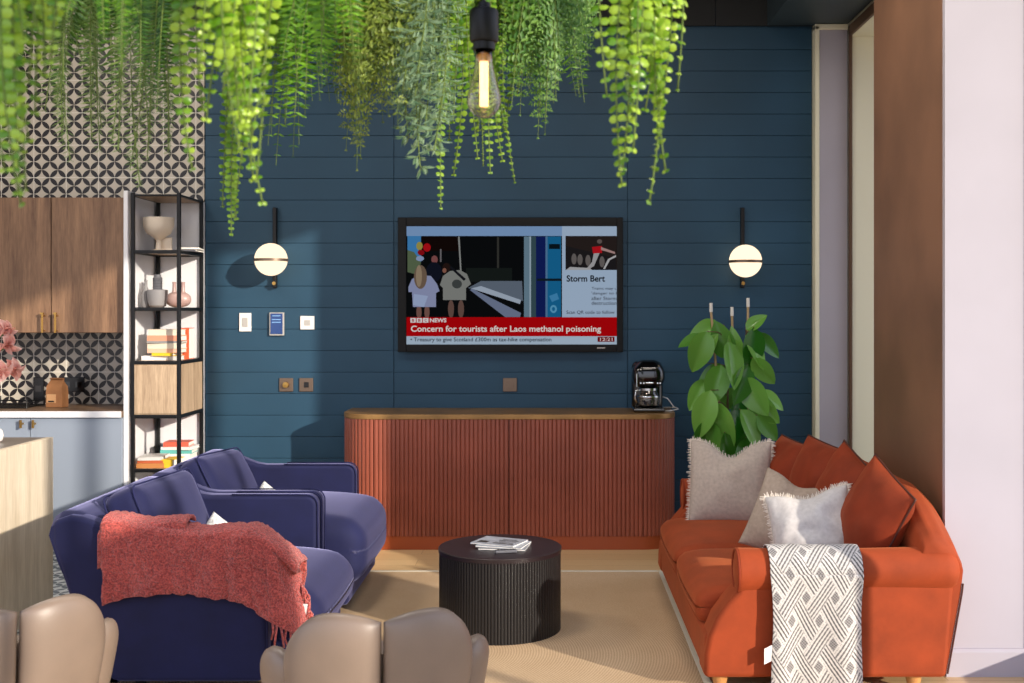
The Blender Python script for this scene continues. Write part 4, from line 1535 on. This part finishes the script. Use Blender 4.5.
sofa()
g = 'piped rust cushions on the sofa'
for (px, py, Y, sz, rz, lean, roll, lab, sd) in (
        (786, 478, 6.05, .41, -78, -16, 3, 'piped rust cushion at the rubber plant end of the sofa', 1),
        (817, 485, 5.58, .42, -72, -16, 6, 'piped rust cushion second along from the rubber plant', 2),
        (844, 500, 5.16, .41, -74, -16, 20, 'dark piped rust cushion third along from the rubber plant', 3),
        (873, 518, 4.80, .41, -76, -18, 20, 'piped rust cushion at the throw end of the sofa, its edge catching the sun', 4)):
    p = at(px, py, Y)
    cushion('rust_cushion', lab, (p.x, Y, p.z), rot(rz, lean, roll), sz, sz, .20, 'orange_dark', 'pipe_brown', None, g, seed=sd, pinch=.03, wr=.007)
g = 'fringed linen cushions on the sofa'
p = at(730, 482, 6.08)
cushion('linen_cushion', 'big pale linen cushion with frayed edges propped at the far arm under the plant', p, rot(-14, -14, 0), .43, .44, .17, 'linen', None, 'fringe', g, chop=.20, seed=11, pinch=.03, wr=.006)
p = at(787, 517, 5.26)
cushion('linen_cushion', 'beige linen cushion half hidden behind the white frayed one', p, rot(-24, -22, 16), .34, .38, .15, 'linen_beige', None, None, g, chop=.08, seed=12, pinch=.06, wr=.008)
p = at(812, 527, 4.94)
cushion('linen_cushion', 'white linen cushion with frayed edges behind the patterned throw', p, rot(-18, -26, -12), .36, .33, .15, 'linen_white', None, 'fringe', g, chop=.10, seed=13, pinch=.05, wr=.010)


def patterned_throw():
    t = thing('throw_blanket', 'grey and white woven throw hanging over the rust sofa arm', 'blanket', (1.02, 4.42, .565))
    yc, zc, r = 4.508, .4755, .0935
    x0, x1 = .838, 1.195
    L0, L1 = .09, .50          # lengths behind and in front
    nu, nv = 120, 330
    tot = L0 + PI * r + L1

    def fn(a, b):
        s = b * tot
        f = 2 * a - 1
        x = x0 + (x1 - x0) * a
        if s < L0:
            y, z = yc + r, zc - (L0 - s)
        elif s < L0 + PI * r:
            an = (s - L0) / r
            y, z = yc + r * math.cos(an), zc + r * math.sin(an)
        else:
            d = s - L0 - PI * r
            y, z = yc - r - .004, zc - d
            x += .006 * math.sin(d * 11 + a * 3) - .02 * d * f
            y -= .010 * math.sin(a * 9 + 1) * min(1, d / .2) + .006 * math.sin(a * 17) * min(1, d / .3)
        bump = .004 * noise.noise(Vector((a * 5, s * 9, 3)))
        return Vector((x, y - bump, z + abs(bump) + .002))
    mb = MB().grid(fn, nu, nv)
    o = mb.build('cloth', 'weave', t, smooth=True)
    me = o.data
    ca = me.color_attributes.new('weave', 'FLOAT_COLOR', 'POINT')
    W = x1 - x0
    light, dark, mid = rgb((208, 203, 198)), rgb((88, 85, 86)), rgb((160, 156, 154))
    cols = []
    k = 0
    for j in range(nv + 1):
        for i in range(nu + 1):
            X, Z = i / nu * W, -j / nv * tot
            a, b = X / .1155 + Z / .177 + .3, X / .1155 - Z / .177
            ia, ib = math.floor(a), math.floor(b)
            fa, fb = a - ia, b - ib
            w = .58
            ina, inb = fa < w, fb < w
            c = light
            def stripes(f):
                q = f / w
                if q < .04 or q > .96:
                    return light
                return dark if (q * 4.3 + .2) % 1 < .46 else light
            if ina and inb:
                c = stripes(fa) if (ia + ib) % 2 == 0 else stripes(fb)
            elif ina:
                c = stripes(fa)
            elif inb:
                c = stripes(fb)
            else:
                qa, qb = (fa - w) / (1 - w), (fb - w) / (1 - w)
                if .12 < qa < .88 and .12 < qb < .88:
                    c = mid if (i // 2 + j // 2) % 2 else dark
            cols += c
    ca.data.foreach_set('color', cols)
    s = o.modifiers.new('t', 'SOLIDIFY')
    s.thickness = .005
    s.offset = 1
    MB().box(.812, .842, 4.398, 4.4005, .155, .215).map(lambda q: Vector((q.x, q.y, q.z + (q.x - .842) * .5))).build('care_tag', 'paper', t)


patterned_throw()


# ------------------------------------------------------------------ tan shell chairs
def shell_chair():
    t = thing('shell_chair', 'a', 'chair', (0, 0, .0), group='tan leather shell-backed chairs')

    def petal(th0, half, zlo, top, rad, thick, lean):
        """inflated pad bent round the seat; top(u) gives the height of its upper edge"""
        mb = MB()
        n = 22
        vs, fs, idx = [], [], {}

        def pt(u, v, sg):
            th = max(0., (1 - abs(u) ** 3.2) * (1 - abs(v) ** 4.)) ** .5
            zz = zlo + (top(u) - zlo) * (v + 1) / 2
            rr = rad + lean * (zz - .55) - .05 * max(0, .5 - zz) * 4 * .3
            rr += sg * thick / 2 * th
            a = th0 + u * half
            return Vector((rr * math.sin(a), -rr * math.cos(a), zz))

        def vid(i, j, sg):
            e = i in (0, n) or j in (0, n)
            key = (i, j, 0 if e else sg)
            if key not in idx:
                f = lambda q: math.sin(PI / 2 * (2 * q / n - 1)) * .6 + (2 * q / n - 1) * .4
                idx[key] = len(vs)
                vs.append(pt(f(i), f(j), 0 if e else sg))
            return idx[key]
        for sg in (-1, 1):
            for i in range(n):
                for j in range(n):
                    q = [vid(i, j, sg), vid(i + 1, j, sg), vid(i + 1, j + 1, sg), vid(i, j + 1, sg)]
                    fs.append(tuple(q if sg > 0 else q[::-1]))
        mb.add(vs, fs)
        mb.build('back_petal', 'leather', t, smooth=True, world=False)

    def hump(u):                      # seam side at u = -1
        return .690 - .026 * ((-u - .25) / .75) ** 2 if u < -.25 else .690 - .15 * ((u + .25) / 1.25) ** 2.2

    def low(u):
        return .562 - .04 * ((-u - .5) / .5) ** 2 if u < -.5 else .562 - .20 * ((u + .5) / 1.5) ** 2
    petal(R(29.5), R(29), .30, hump, .296, .085, .12)
    petal(R(-29.5), R(29), .30, lambda u: hump(-u), .296, .085, .12)
    petal(R(80), R(28), .30, low, .299, .08, .12)
    petal(R(-80), R(28), .30, lambda u: low(-u), .299, .08, .12)
    # inner shell that carries the petals
    def shell(a, b):
        th = R(-104) + R(208) * a
        z = .30 + (.56 - .12 * abs(2 * a - 1) ** 3 - .30) * b
        rr = .228 + .02 * b
        return (rr * math.sin(th), -rr * math.cos(th), z)
    o = MB().grid(shell, 30, 6).build('back_shell', 'leather', t, smooth=True, world=False)
    s = o.modifiers.new('t', 'SOLIDIFY')
    s.thickness = .02
    MB().puff(.50, .50, .11, .05, (0, 0, .02), 14, Matrix.Translation((0, .03, .40)), lambda q: Vector((q.x * math.sqrt(1 - 1.2 * min(.25, q.y ** 2) * 1.0), q.y * math.sqrt(1 - 1.2 * min(.25, q.x ** 2)), q.z))).build('seat', 'leather', t, smooth=True, world=False)
    MB().lathe([(.20, 0), (.215, .01), (.215, .03), (.2, .04)], (0, .02, .305), 32).build('seat_frame', 'leg_black', t, smooth='angle', world=False)
    for sx in (-1, 1):
        for sy in (-1, 1):
            MB().tube([(sx * .15, .02 + sy * .15, .315), (sx * .22, .02 + sy * .22, 0)], [.016, .010], 12).build('leg', 'leg_black', t, smooth='angle', world=False)
    return t


ch = shell_chair()
p = at(382, 0, 3.07)
ch.matrix_basis = Matrix.Translation((p.x - .28 * math.sin(R(12)), 3.34, .009)) @ Matrix.Rotation(R(12), 4, 'Z')
ch['label'] = 'tan leather shell-backed chair standing before the round black table'
p = at(17, 0, 3.2)
dup(ch, (p.x - .28 * math.sin(R(34)), 3.43, .0005), Matrix.Rotation(R(34), 3, 'Z'), 'tan leather shell-backed chair beside the oak kitchen island')
# ================================================================== hanging greenery
RACK_Z = 2.62


def rack():
    t = thing('planter_rack', 'black metal grid hung from the ceiling carrying the trailing plants', 'rack', (-.6, 2.3, RACK_Z))
    mb = MB()
    for x in (-1.9, -1.3, -.7, -.1, .5):
        mb.box(x - .012, x + .012, 1.0, 3.35, RACK_Z, RACK_Z + .024)
    mb.build('rail', 'black_metal', t)
    mb = MB()
    for y in (1.0, 1.5, 2.0, 2.5, 3.0, 3.35):
        mb.box(-1.92, .52, y - .012, y + .012, RACK_Z + .024, RACK_Z + .048)
    mb.build('cross_rail', 'black_metal', t)
    for x in (-1.9, .5):
        for y in (1.0, 3.35):
            MB().tube([(x, y, RACK_Z + .03), (x, y, 3.95)], .006, 8).build('rod', 'black_metal', t)


rack()


class Strand:
    """one hanging stem with its leaves, a mesh of its own"""
    def __init__(self):
        self.leaf, self.stem = MB(), MB()


def bez(p0, p1, p2, n):
    out = []
    for i in range(n + 1):
        t = i / n
        out.append(p0 * (1 - t) ** 2 + p1 * 2 * t * (1 - t) + p2 * t * t)
    return out


def frame(path, i):
    a = path[max(0, i - 1)]
    b = path[min(len(path) - 1, i + 1)]
    return (b - a).normalized()


def disc_leaf(mb, c, d, s, n, L, w):
    """small round leaf from c along d"""
    vs, fs = [c], []
    for k in range(7):
        a = -PI + 2 * PI * (k + .5) / 7
        vs.append(c + d * (L * (.5 - .5 * math.cos(a - PI) * -1) if False else L * (.5 + .5 * math.cos(a))) + s * (w / 2 * math.sin(a)) - n * (.10 * L * abs(math.sin(a))))
    vs[0] = c + d * L * .5 + n * .12 * L
    for k in range(7):
        fs.append((0, 1 + k, 1 + (k + 1) % 7))
    mb.add(vs, fs)


def blade(mb, c, d, s, n, L, w, droop=.15):
    """narrow pointed leaf folded on its midrib"""
    m = c + d * (L * .45) - n * (droop * L * .2)
    t = c + d * L - n * (droop * L)
    mb.add([c, m + s * w / 2 + n * w * .12, t, m - s * w / 2 + n * w * .12, m], [(0, 1, 4), (1, 2, 4), (0, 4, 3), (4, 2, 3)])


def bead_strand(P0, P2, rnd, size, step):
    st = Strand()
    mid = (P0 + P2) / 2 + Vector((rnd.uniform(-.05, .05), rnd.uniform(-.05, .05), rnd.uniform(-.02, .1)))
    L = (P2 - P0).length
    n = max(6, int(L / step))
    path = bez(P0, mid, P2, n)
    ph = rnd.uniform(0, 6)
    path = [p + Vector((math.sin(i * .11 + ph) * .008, math.cos(i * .13 + ph) * .008, 0)) for i, p in enumerate(path)]
    st.stem.tube(path, .0013, 4)
    tw = rnd.uniform(-.5, .5)
    for i, p in enumerate(path):
        if i < 2:
            continue
        T = frame(path, i)
        tw += rnd.uniform(-.25, .25)
        k = size * min(1., .45 + (n - i) * .07) * rnd.uniform(.85, 1.12)
        side = Vector((math.cos(tw), math.sin(tw), 0))
        side = (side - T * side.dot(T)).normalized()
        for sg in (-1, 1):
            d = (side * sg + T * .25 + Vector((0, rnd.uniform(-.3, .3), rnd.uniform(-.2, .2)))).normalized()
            nn = Vector((rnd.uniform(-.4, .4), -1, rnd.uniform(-.1, .7)))
            nn = (nn - d * nn.dot(d)).normalized()
            disc_leaf(st.leaf, p, d, d.cross(nn), nn, k, k * .95)
    return st


def fern_frond(P0, P2, rnd, width, lace, npin, sag=.25, face=None):
    st = Strand()
    D = P2 - P0
    mid = P0 + D * .45 + Vector((D.x * .25, D.y * .25, sag * D.length * .5))
    path = bez(P0, mid, P2, npin)
    st.stem.tube(path, [.0022 * (1 - .7 * i / npin) for i in range(npin + 1)], 4)
    side0 = face or Vector((1, rnd.uniform(-.7, .7), rnd.uniform(-.25, .25)))
    for i, p in enumerate(path):
        f = i / npin
        if f < .10:
            continue
        T = frame(path, i)
        s = (side0 - T * side0.dot(T)).normalized()
        n = s.cross(T)
        if n.y > 0:
            n = -n
        if lace:
            pl = width * (1 - f) ** .75 * min(1, (f - .05) * 6)
        else:
            pl = width * min(1, (f - .06) * 5) * (1 - f ** 2.2) ** .8 + .004
        pl *= rnd.uniform(.88, 1.08)
        for sg in (-1, 1):
            d = (s * sg + T * (.45 if lace else .28) + n * rnd.uniform(-.25, .1)).normalized()
            if not lace:
                blade(st.leaf, p, d, T, n, pl, min(.0125, pl * .26), .12)
            else:
                if pl < .012:
                    blade(st.leaf, p, d, T, n, pl + .004, .006, .1)
                    continue
                m = max(3, int(pl / .0135))
                q = (T - d * T.dot(d)).normalized()
                for k in range(m):
                    g = (k + .5) / m
                    c = p + d * pl * g - n * (.12 * pl * g * g)
                    ll = .029 * (1 - g) ** .6 * min(1, pl / .05) + .004
                    for s2 in (-1, 1):
                        dd = (q * s2 + d * .55).normalized()
                        blade(st.leaf, c, dd, d, n, ll, ll * .48, .1)
                blade(st.leaf, p + d * pl * .92 - n * (.10 * pl), d, q, n, .010, .005, .1)
    return st


def needle_strand(P0, P2, rnd, ln, wd, step, fork):
    st = Strand()
    mid = (P0 + P2) / 2 + Vector((rnd.uniform(-.06, .06), rnd.uniform(-.06, .06), .05))
    n = max(6, int((P2 - P0).length / step))
    path = bez(P0, mid, P2, n)
    st.stem.tube(path, .0014, 4)
    for i, p in enumerate(path):
        T = frame(path, i)
        o = T.orthogonal().normalized()
        for k in range(3 if not fork else 2):
            an = i * 2.1 + k * 2.1 + rnd.uniform(-.4, .4)
            d = (Matrix.Rotation(an, 3, T) @ o + T * .55).normalized()
            nn = d.orthogonal().normalized()
            l = ln * rnd.uniform(.7, 1.15) * min(1., .4 + (n - i) * .08)
            if fork:
                e = p + d * l
                st.stem.tube([p, e], .0009, 3, cap=False)
                for u in (.35, .6, .8, 1.0):
                    c = p + d * l * u
                    for s2 in (-1, 1):
                        q = (nn * s2 + d * .9 + Vector((0, 0, rnd.uniform(-.3, .3)))).normalized()
                        blade(st.leaf, c, q, q.orthogonal().normalized(), nn, wd * 5.2, wd, .05)
            else:
                blade(st.leaf, p, d, d.cross(nn), nn, l, wd, .1)
    return st


def plant(name, lab, cat_mat, strands, root):
    t = thing(name, lab, 'plant', root, group='plants trailing from the rack')
    MB().lathe([(.04, .0), (.055, .006), (.07, .10), (.075, .105), (.065, .105), (.055, .03)], root, 16).build('pot', 'pot', t, smooth='angle')
    mb = MB()
    for k in range(3):
        a = k * 2.094 + .4
        mb.tube([root + Vector((.072 * math.cos(a), .072 * math.sin(a), .10)), Vector((root.x, root.y, max(root.z + .2, RACK_Z)))], .0015, 5)
    mb.build('hanger', 'black_metal', t)
    for s in strands:
        nf = len(s.leaf.f)
        s.leaf.add(s.stem.v, s.stem.f)
        o = s.leaf.build('frond' if 'fern' in name else 'trail', cat_mat, t, smooth='bead' in name)
        o.data.materials.append(M['stem_green'])
        for p in o.data.polygons[nf:]:
            p.material_index = 1
    return t


def hang(kind, lab, m, tips, Y, seed, rootpx=None, dy=.25, **kw):
    """tips: (px, py) where stems end, seen at about depth Y"""
    rnd = random.Random(seed)
    cx = sum(p[0] for p in tips) / len(tips) if rootpx is None else rootpx
    rx = (cx - 552) * Y / F
    root = Vector((rx, Y, HC + 309 * (Y + dy) / F + kw.get('up', .05)))
    res = []
    for (px, py) in tips:
        yy = Y + rnd.uniform(-dy, dy)
        e = at(px, py, yy)
        an = rnd.uniform(0, 2 * PI)
        top = root + Vector((.045 * math.cos(an), .045 * math.sin(an), .10))
        if kind == 'bead':
            top.x = e.x * .7 + rx * .3 + rnd.uniform(-.03, .03)
            top.y = yy * .6 + Y * .4
            s = bead_strand(top, e, rnd, kw['size'], kw['step'])
        elif kind == 'fern':
            s = fern_frond(top, e, rnd, kw['width'], kw.get('lace', False), kw.get('npin', 40), kw.get('sag', .2))
        else:
            top.x = e.x * .5 + rx * .5 + rnd.uniform(-.03, .03)
            s = needle_strand(top, e, rnd, kw['ln'], kw['wd'], kw['step'], kw.get('fork', False))
        res.append(s)
    nm = {'bead': 'hanging_bead_plant', 'fern': 'hanging_fern', 'needle': 'hanging_asparagus'}[kind]
    if kw.get('fork'):
        nm = 'hanging_rosemary'
    plant(nm, lab, M[m], res, root)


def jit(pts, n, seed, dx=8, dy=30):
    """more tips around the given ones, never lower than them"""
    rnd = random.Random(seed)
    out = list(pts)
    while len(out) < n:
        a = rnd.choice(pts)
        out.append((a[0] + rnd.uniform(-dx, dx), a[1] - rnd.uniform(.15, 1) * dy))
    return out


hang('bead', 'bright bead-leaved trailer nearest the walnut cupboard, hanging lowest at the picture edge', 'bead_bright',
     jit([(15, 204), (4, 170), (24, 140), (40, 112), (2, 120), (50, 60), (34, 80)], 18, 1, 8, 80), 1.42, 1, dy=.08, size=.0148, step=.0142)
hang('bead', 'bright bead-leaved trailer between the tile pattern and the dark blue boards', 'bead_bright',
     jit([(258, 203), (190, 168), (244, 160), (208, 120), (254, 140), (203, 110), (226, 95), (236, 120)], 19, 2, 8, 80), 1.62, 2, dy=.08, size=.0158, step=.0152)
hang('bead', 'thin bead-leaved trailer whose tips hang just above the wall light by the metal shelf', 'bead_mid',
     jit([(233, 234), (224, 206), (238, 190)], 5, 3, 7, 60), 2.5, 3, dy=.1, size=.0145, step=.014)
hang('needle', 'wispy grey-green asparagus fern in front of the upper tiles, nearest the cupboard end', 'needle_green',
     jit([(70, 160), (62, 140), (90, 120), (100, 150), (45, 110)], 11, 4, 12, 60), 2.75, 4, dy=.2, ln=.036, wd=.0028, step=.0095)
hang('needle', 'wispy yellow-green asparagus fern in front of the tiles above the metal shelf', 'needle_green',
     jit([(130, 168), (118, 150), (147, 160), (168, 152), (185, 85), (140, 185), (112, 140)], 13, 5, 10, 60), 2.6, 5, dy=.2, ln=.032, wd=.003, step=.009)
hang('fern', 'feathery fern between the tiles and the first bead-leaved trailer, fronds narrow', 'fern_mid',
     jit([(150, 140), (170, 150), (160, 120), (182, 95), (140, 95)], 9, 6, 9, 40), 2.45, 6, width=.03, npin=64, sag=.25)
hang('fern', 'sword fern with a long bright frond over the dark boards beside the bead trailer', 'fern_bright',
     jit([(293, 157), (276, 165), (268, 145), (305, 115), (320, 100), (335, 85), (285, 125), (318, 75)], 15, 7, 9, 50), 2.6, 7, width=.068, npin=34, sag=.4)
hang('fern', 'light green sword fern reaching forward, high above the television corner', 'fern_bright',
     jit([(300, 62), (322, 88), (345, 55), (356, 70), (282, 64), (336, 36), (258, 46)], 12, 8, 10, 26), 2.15, 8, width=.045, npin=36, sag=.35)
hang('fern', 'olive lace fern with drooping toothed fronds above the television corner', 'fern_olive',
     jit([(357, 170), (346, 150), (383, 122), (398, 128), (368, 130), (338, 100), (394, 90), (360, 105)], 12, 9, 8, 40), 2.65, 9, lace=True, width=.115, npin=24, sag=.35)
hang('needle', 'grey-green rosemary-like trailer above the upper edge of the television', 'needle_grey',
     jit([(420, 166), (408, 135), (434, 150), (405, 112), (442, 115), (425, 125), (415, 95), (446, 85)], 13, 10, 8, 60), 2.6, 10, ln=.042, wd=.0048, step=.021, fork=True)
hang('bead', 'single thin bead-leaved stem reaching down to the top edge of the television', 'bead_mid',
     jit([(441, 208), (452, 175), (447, 140)], 5, 11, 5, 60), 2.65, 11, dy=.08, size=.0145, step=.014)
hang('bead', 'bead-leaved trailer right behind the glowing pendant bulb', 'bead_mid',
     jit([(514, 182), (492, 172), (480, 166), (505, 160), (476, 130), (498, 110), (520, 95)], 13, 12, 7, 50), 2.75, 12, dy=.15, size=.0145, step=.014)
hang('fern', 'pale lace fern beside the pendant bulb over the dark boards', 'fern_lace',
     jit([(580, 96), (545, 134), (538, 138), (556, 100), (520, 115), (576, 66), (530, 90), (590, 36), (560, 60)], 15, 13, 9, 35), 2.8, 13, lace=True, width=.115, npin=24, sag=.4)
hang('bead', 'bright bead-leaved trailer hanging alone above the window end of the television', 'bead_bright',
     jit([(644, 202), (622, 184), (671, 170), (634, 150), (654, 130), (612, 95), (676, 90), (662, 110), (642, 110)], 22, 14, 8, 90), 1.85, 14, rootpx=644, dy=.1, size=.0178, step=.0168)
# the mass of ferns higher up and behind
for (lab, xs, m, seed, Y) in (
        ('dark green sword fern filling the top corner above the tiles', (20, 60, 100, 140, 180), 'fern_mid', 31, 3.1),
        ('dark green sword fern above the wall light by the metal shelf', (215, 245, 270, 300, 330), 'fern_mid', 32, 3.15),
        ('dark green sword fern behind the olive lace fern', (345, 370, 395, 420, 450), 'fern_mid', 33, 3.15),
        ('dark green sword fern behind the pendant bulb', (465, 490, 520, 545, 575), 'fern_mid', 34, 3.1)):
    rnd = random.Random(seed)
    tips = [(x + rnd.uniform(-18, 18), rnd.uniform(20, 105)) for x in xs for k in range(7)]
    hang('fern', lab, m, tips, Y, seed, width=.07, npin=34, sag=.5, dy=.15)
hang('fern', 'pale lime fern frond reaching towards the camera above the tiles', 'fern_bright',
     [(121, 70), (128, 52), (104, 40), (66, 18), (140, 22)], 1.7, 41, width=.022, npin=44, sag=.08, dy=.06)
hang('fern', 'lime fern with short broad fronds just above the pendant bulb socket', 'fern_bright',
     [(512, 26), (522, 18), (540, 10), (502, 12), (458, 8), (530, 22)], 1.9, 42, width=.034, npin=26, sag=.5, dy=.06)


# ================================================================== pendant bulb
def pendant():
    Y = 2.16
    c = at(484, 118, Y)
    t = thing('pendant_lamp', 'bare glowing filament bulb in a black socket hanging among the ferns', 'lamp', (c.x, Y, c.z))
    k = Y / F
    def z(py):
        return at(0, py, Y).z
    MB().tube([(c.x, Y, z(4)), (c.x, Y, 3.95)], .004, 8).build('cord', 'black_metal', t)
    MB().lathe([(.0, z(3) - c.z), (.011, z(3) - c.z), (.0125, z(8) - c.z), (.0255, z(10) - c.z), (.0275, z(13) - c.z), (.0275, z(40) - c.z), (.0255, z(42) - c.z), (.021, z(43) - c.z), (.021, z(50) - c.z), (.0, z(50) - c.z)], c, 36, cap=False).build('socket', 'black_metal', t, smooth='angle')
    prof = [(0.0, 0.0), (.012, .0015), (.021, .007), (.0285, .017), (.032, .030), (.031, .043), (.026, .062), (.0195, .088), (.0165, .105), (.0165, .128)]
    outer = prof
    inner = [(max(0, r - .0012), zz + .0012) for r, zz in prof][::-1]
    MB().lathe(outer + inner, c, 40, cap=False).build('bulb', 'glass', t, smooth=True)
    MB().lathe([(.0, .022), (.0082, .022), (.0082, .105), (.0, .105)], c, 20, cap=False).build('filament', 'glow', t, smooth='angle')
    MB().lathe([(.012, .105), (.014, .13), (0, .13)], c, 20).build('cap', 'brass', t, smooth='angle')


pendant()


# ================================================================== light and camera
def light():
    w = bpy.data.worlds.new('sky')
    S.world = w
    w.use_nodes = True
    nt = w.node_tree
    bg = nt.nodes['Background']
    tc = nt.nodes.new('ShaderNodeTexCoord')
    sp = nt.nodes.new('ShaderNodeSeparateXYZ')
    nt.links.new(tc.outputs['Generated'], sp.inputs[0])
    rp = nt.nodes.new('ShaderNodeValToRGB')
    e = rp.color_ramp.elements
    e[0].position, e[0].color = .42, rgb((176, 168, 158))
    e[1].position, e[1].color = .56, rgb((232, 236, 250))
    x = e.new(1.0)
    x.color = rgb((170, 200, 250))
    mp = nt.nodes.new('ShaderNodeMath')
    mp.operation = 'MULTIPLY_ADD'
    mp.inputs[1].default_value = .5
    mp.inputs[2].default_value = .5
    nt.links.new(sp.outputs[2], mp.inputs[0])
    nt.links.new(mp.outputs[0], rp.inputs[0])
    nt.links.new(rp.outputs[0], bg.inputs[0])
    bg.inputs[1].default_value = SKY
    d = Vector(SUN_DIR).normalized()
    l = bpy.data.lights.new('sun', 'SUN')
    l.energy = SUN
    l.angle = R(.9)
    l.color = (1, .90, .76)
    o = bpy.data.objects.new('sun', l)
    COL.objects.link(o)
    o.rotation_euler = d.to_track_quat('-Z', 'Y').to_euler()
    o.location = (6, -4, 5)
    # added fill lights under the ceiling, brightening the seating and the kitchen
    for (x, y, e, sz) in ((-1.2, 4.6, 36, .9), (.7, 4.9, 28, .9), (-3.3, 5.7, 38, .8)):
        l = bpy.data.lights.new('fill_light', 'AREA')
        l.shape = 'DISK'
        l.size = sz
        l.energy = e
        l.color = (1, .91, .80)
        o = bpy.data.objects.new('fill_light', l)
        COL.objects.link(o)
        o.location = (x, y, 3.86)


SKY, SUN = 1.8, 4.9
SUN_DIR = (-.7, .65, -.27)
light()
cam = bpy.data.cameras.new('camera')
cam.sensor_width = 36
cam.lens = F / 1024 * 36
cam.shift_x = -(552 - 512) / 1024
cam.shift_y = -(341.5 - 309) / 1024
cam.dof.use_dof = True
cam.dof.focus_distance = 5.0
cam.dof.aperture_fstop = 6.3
co = bpy.data.objects.new('camera', cam)
COL.objects.link(co)
co.location = (0, 0, HC)
co.rotation_euler = (PI / 2, 0, 0)
S.camera = co
S.view_settings.view_transform = 'Standard'
S.view_settings.look = 'None'
S.view_settings.exposure = 0.12
S.view_settings.gamma = 1
S.view_settings.use_curve_mapping = False
S.cycles.use_denoising = True
S.cycles.max_bounces = 8
S.cycles.sample_clamp_indirect = 6
S.cycles.caustics_reflective = False
S.cycles.caustics_refractive = False
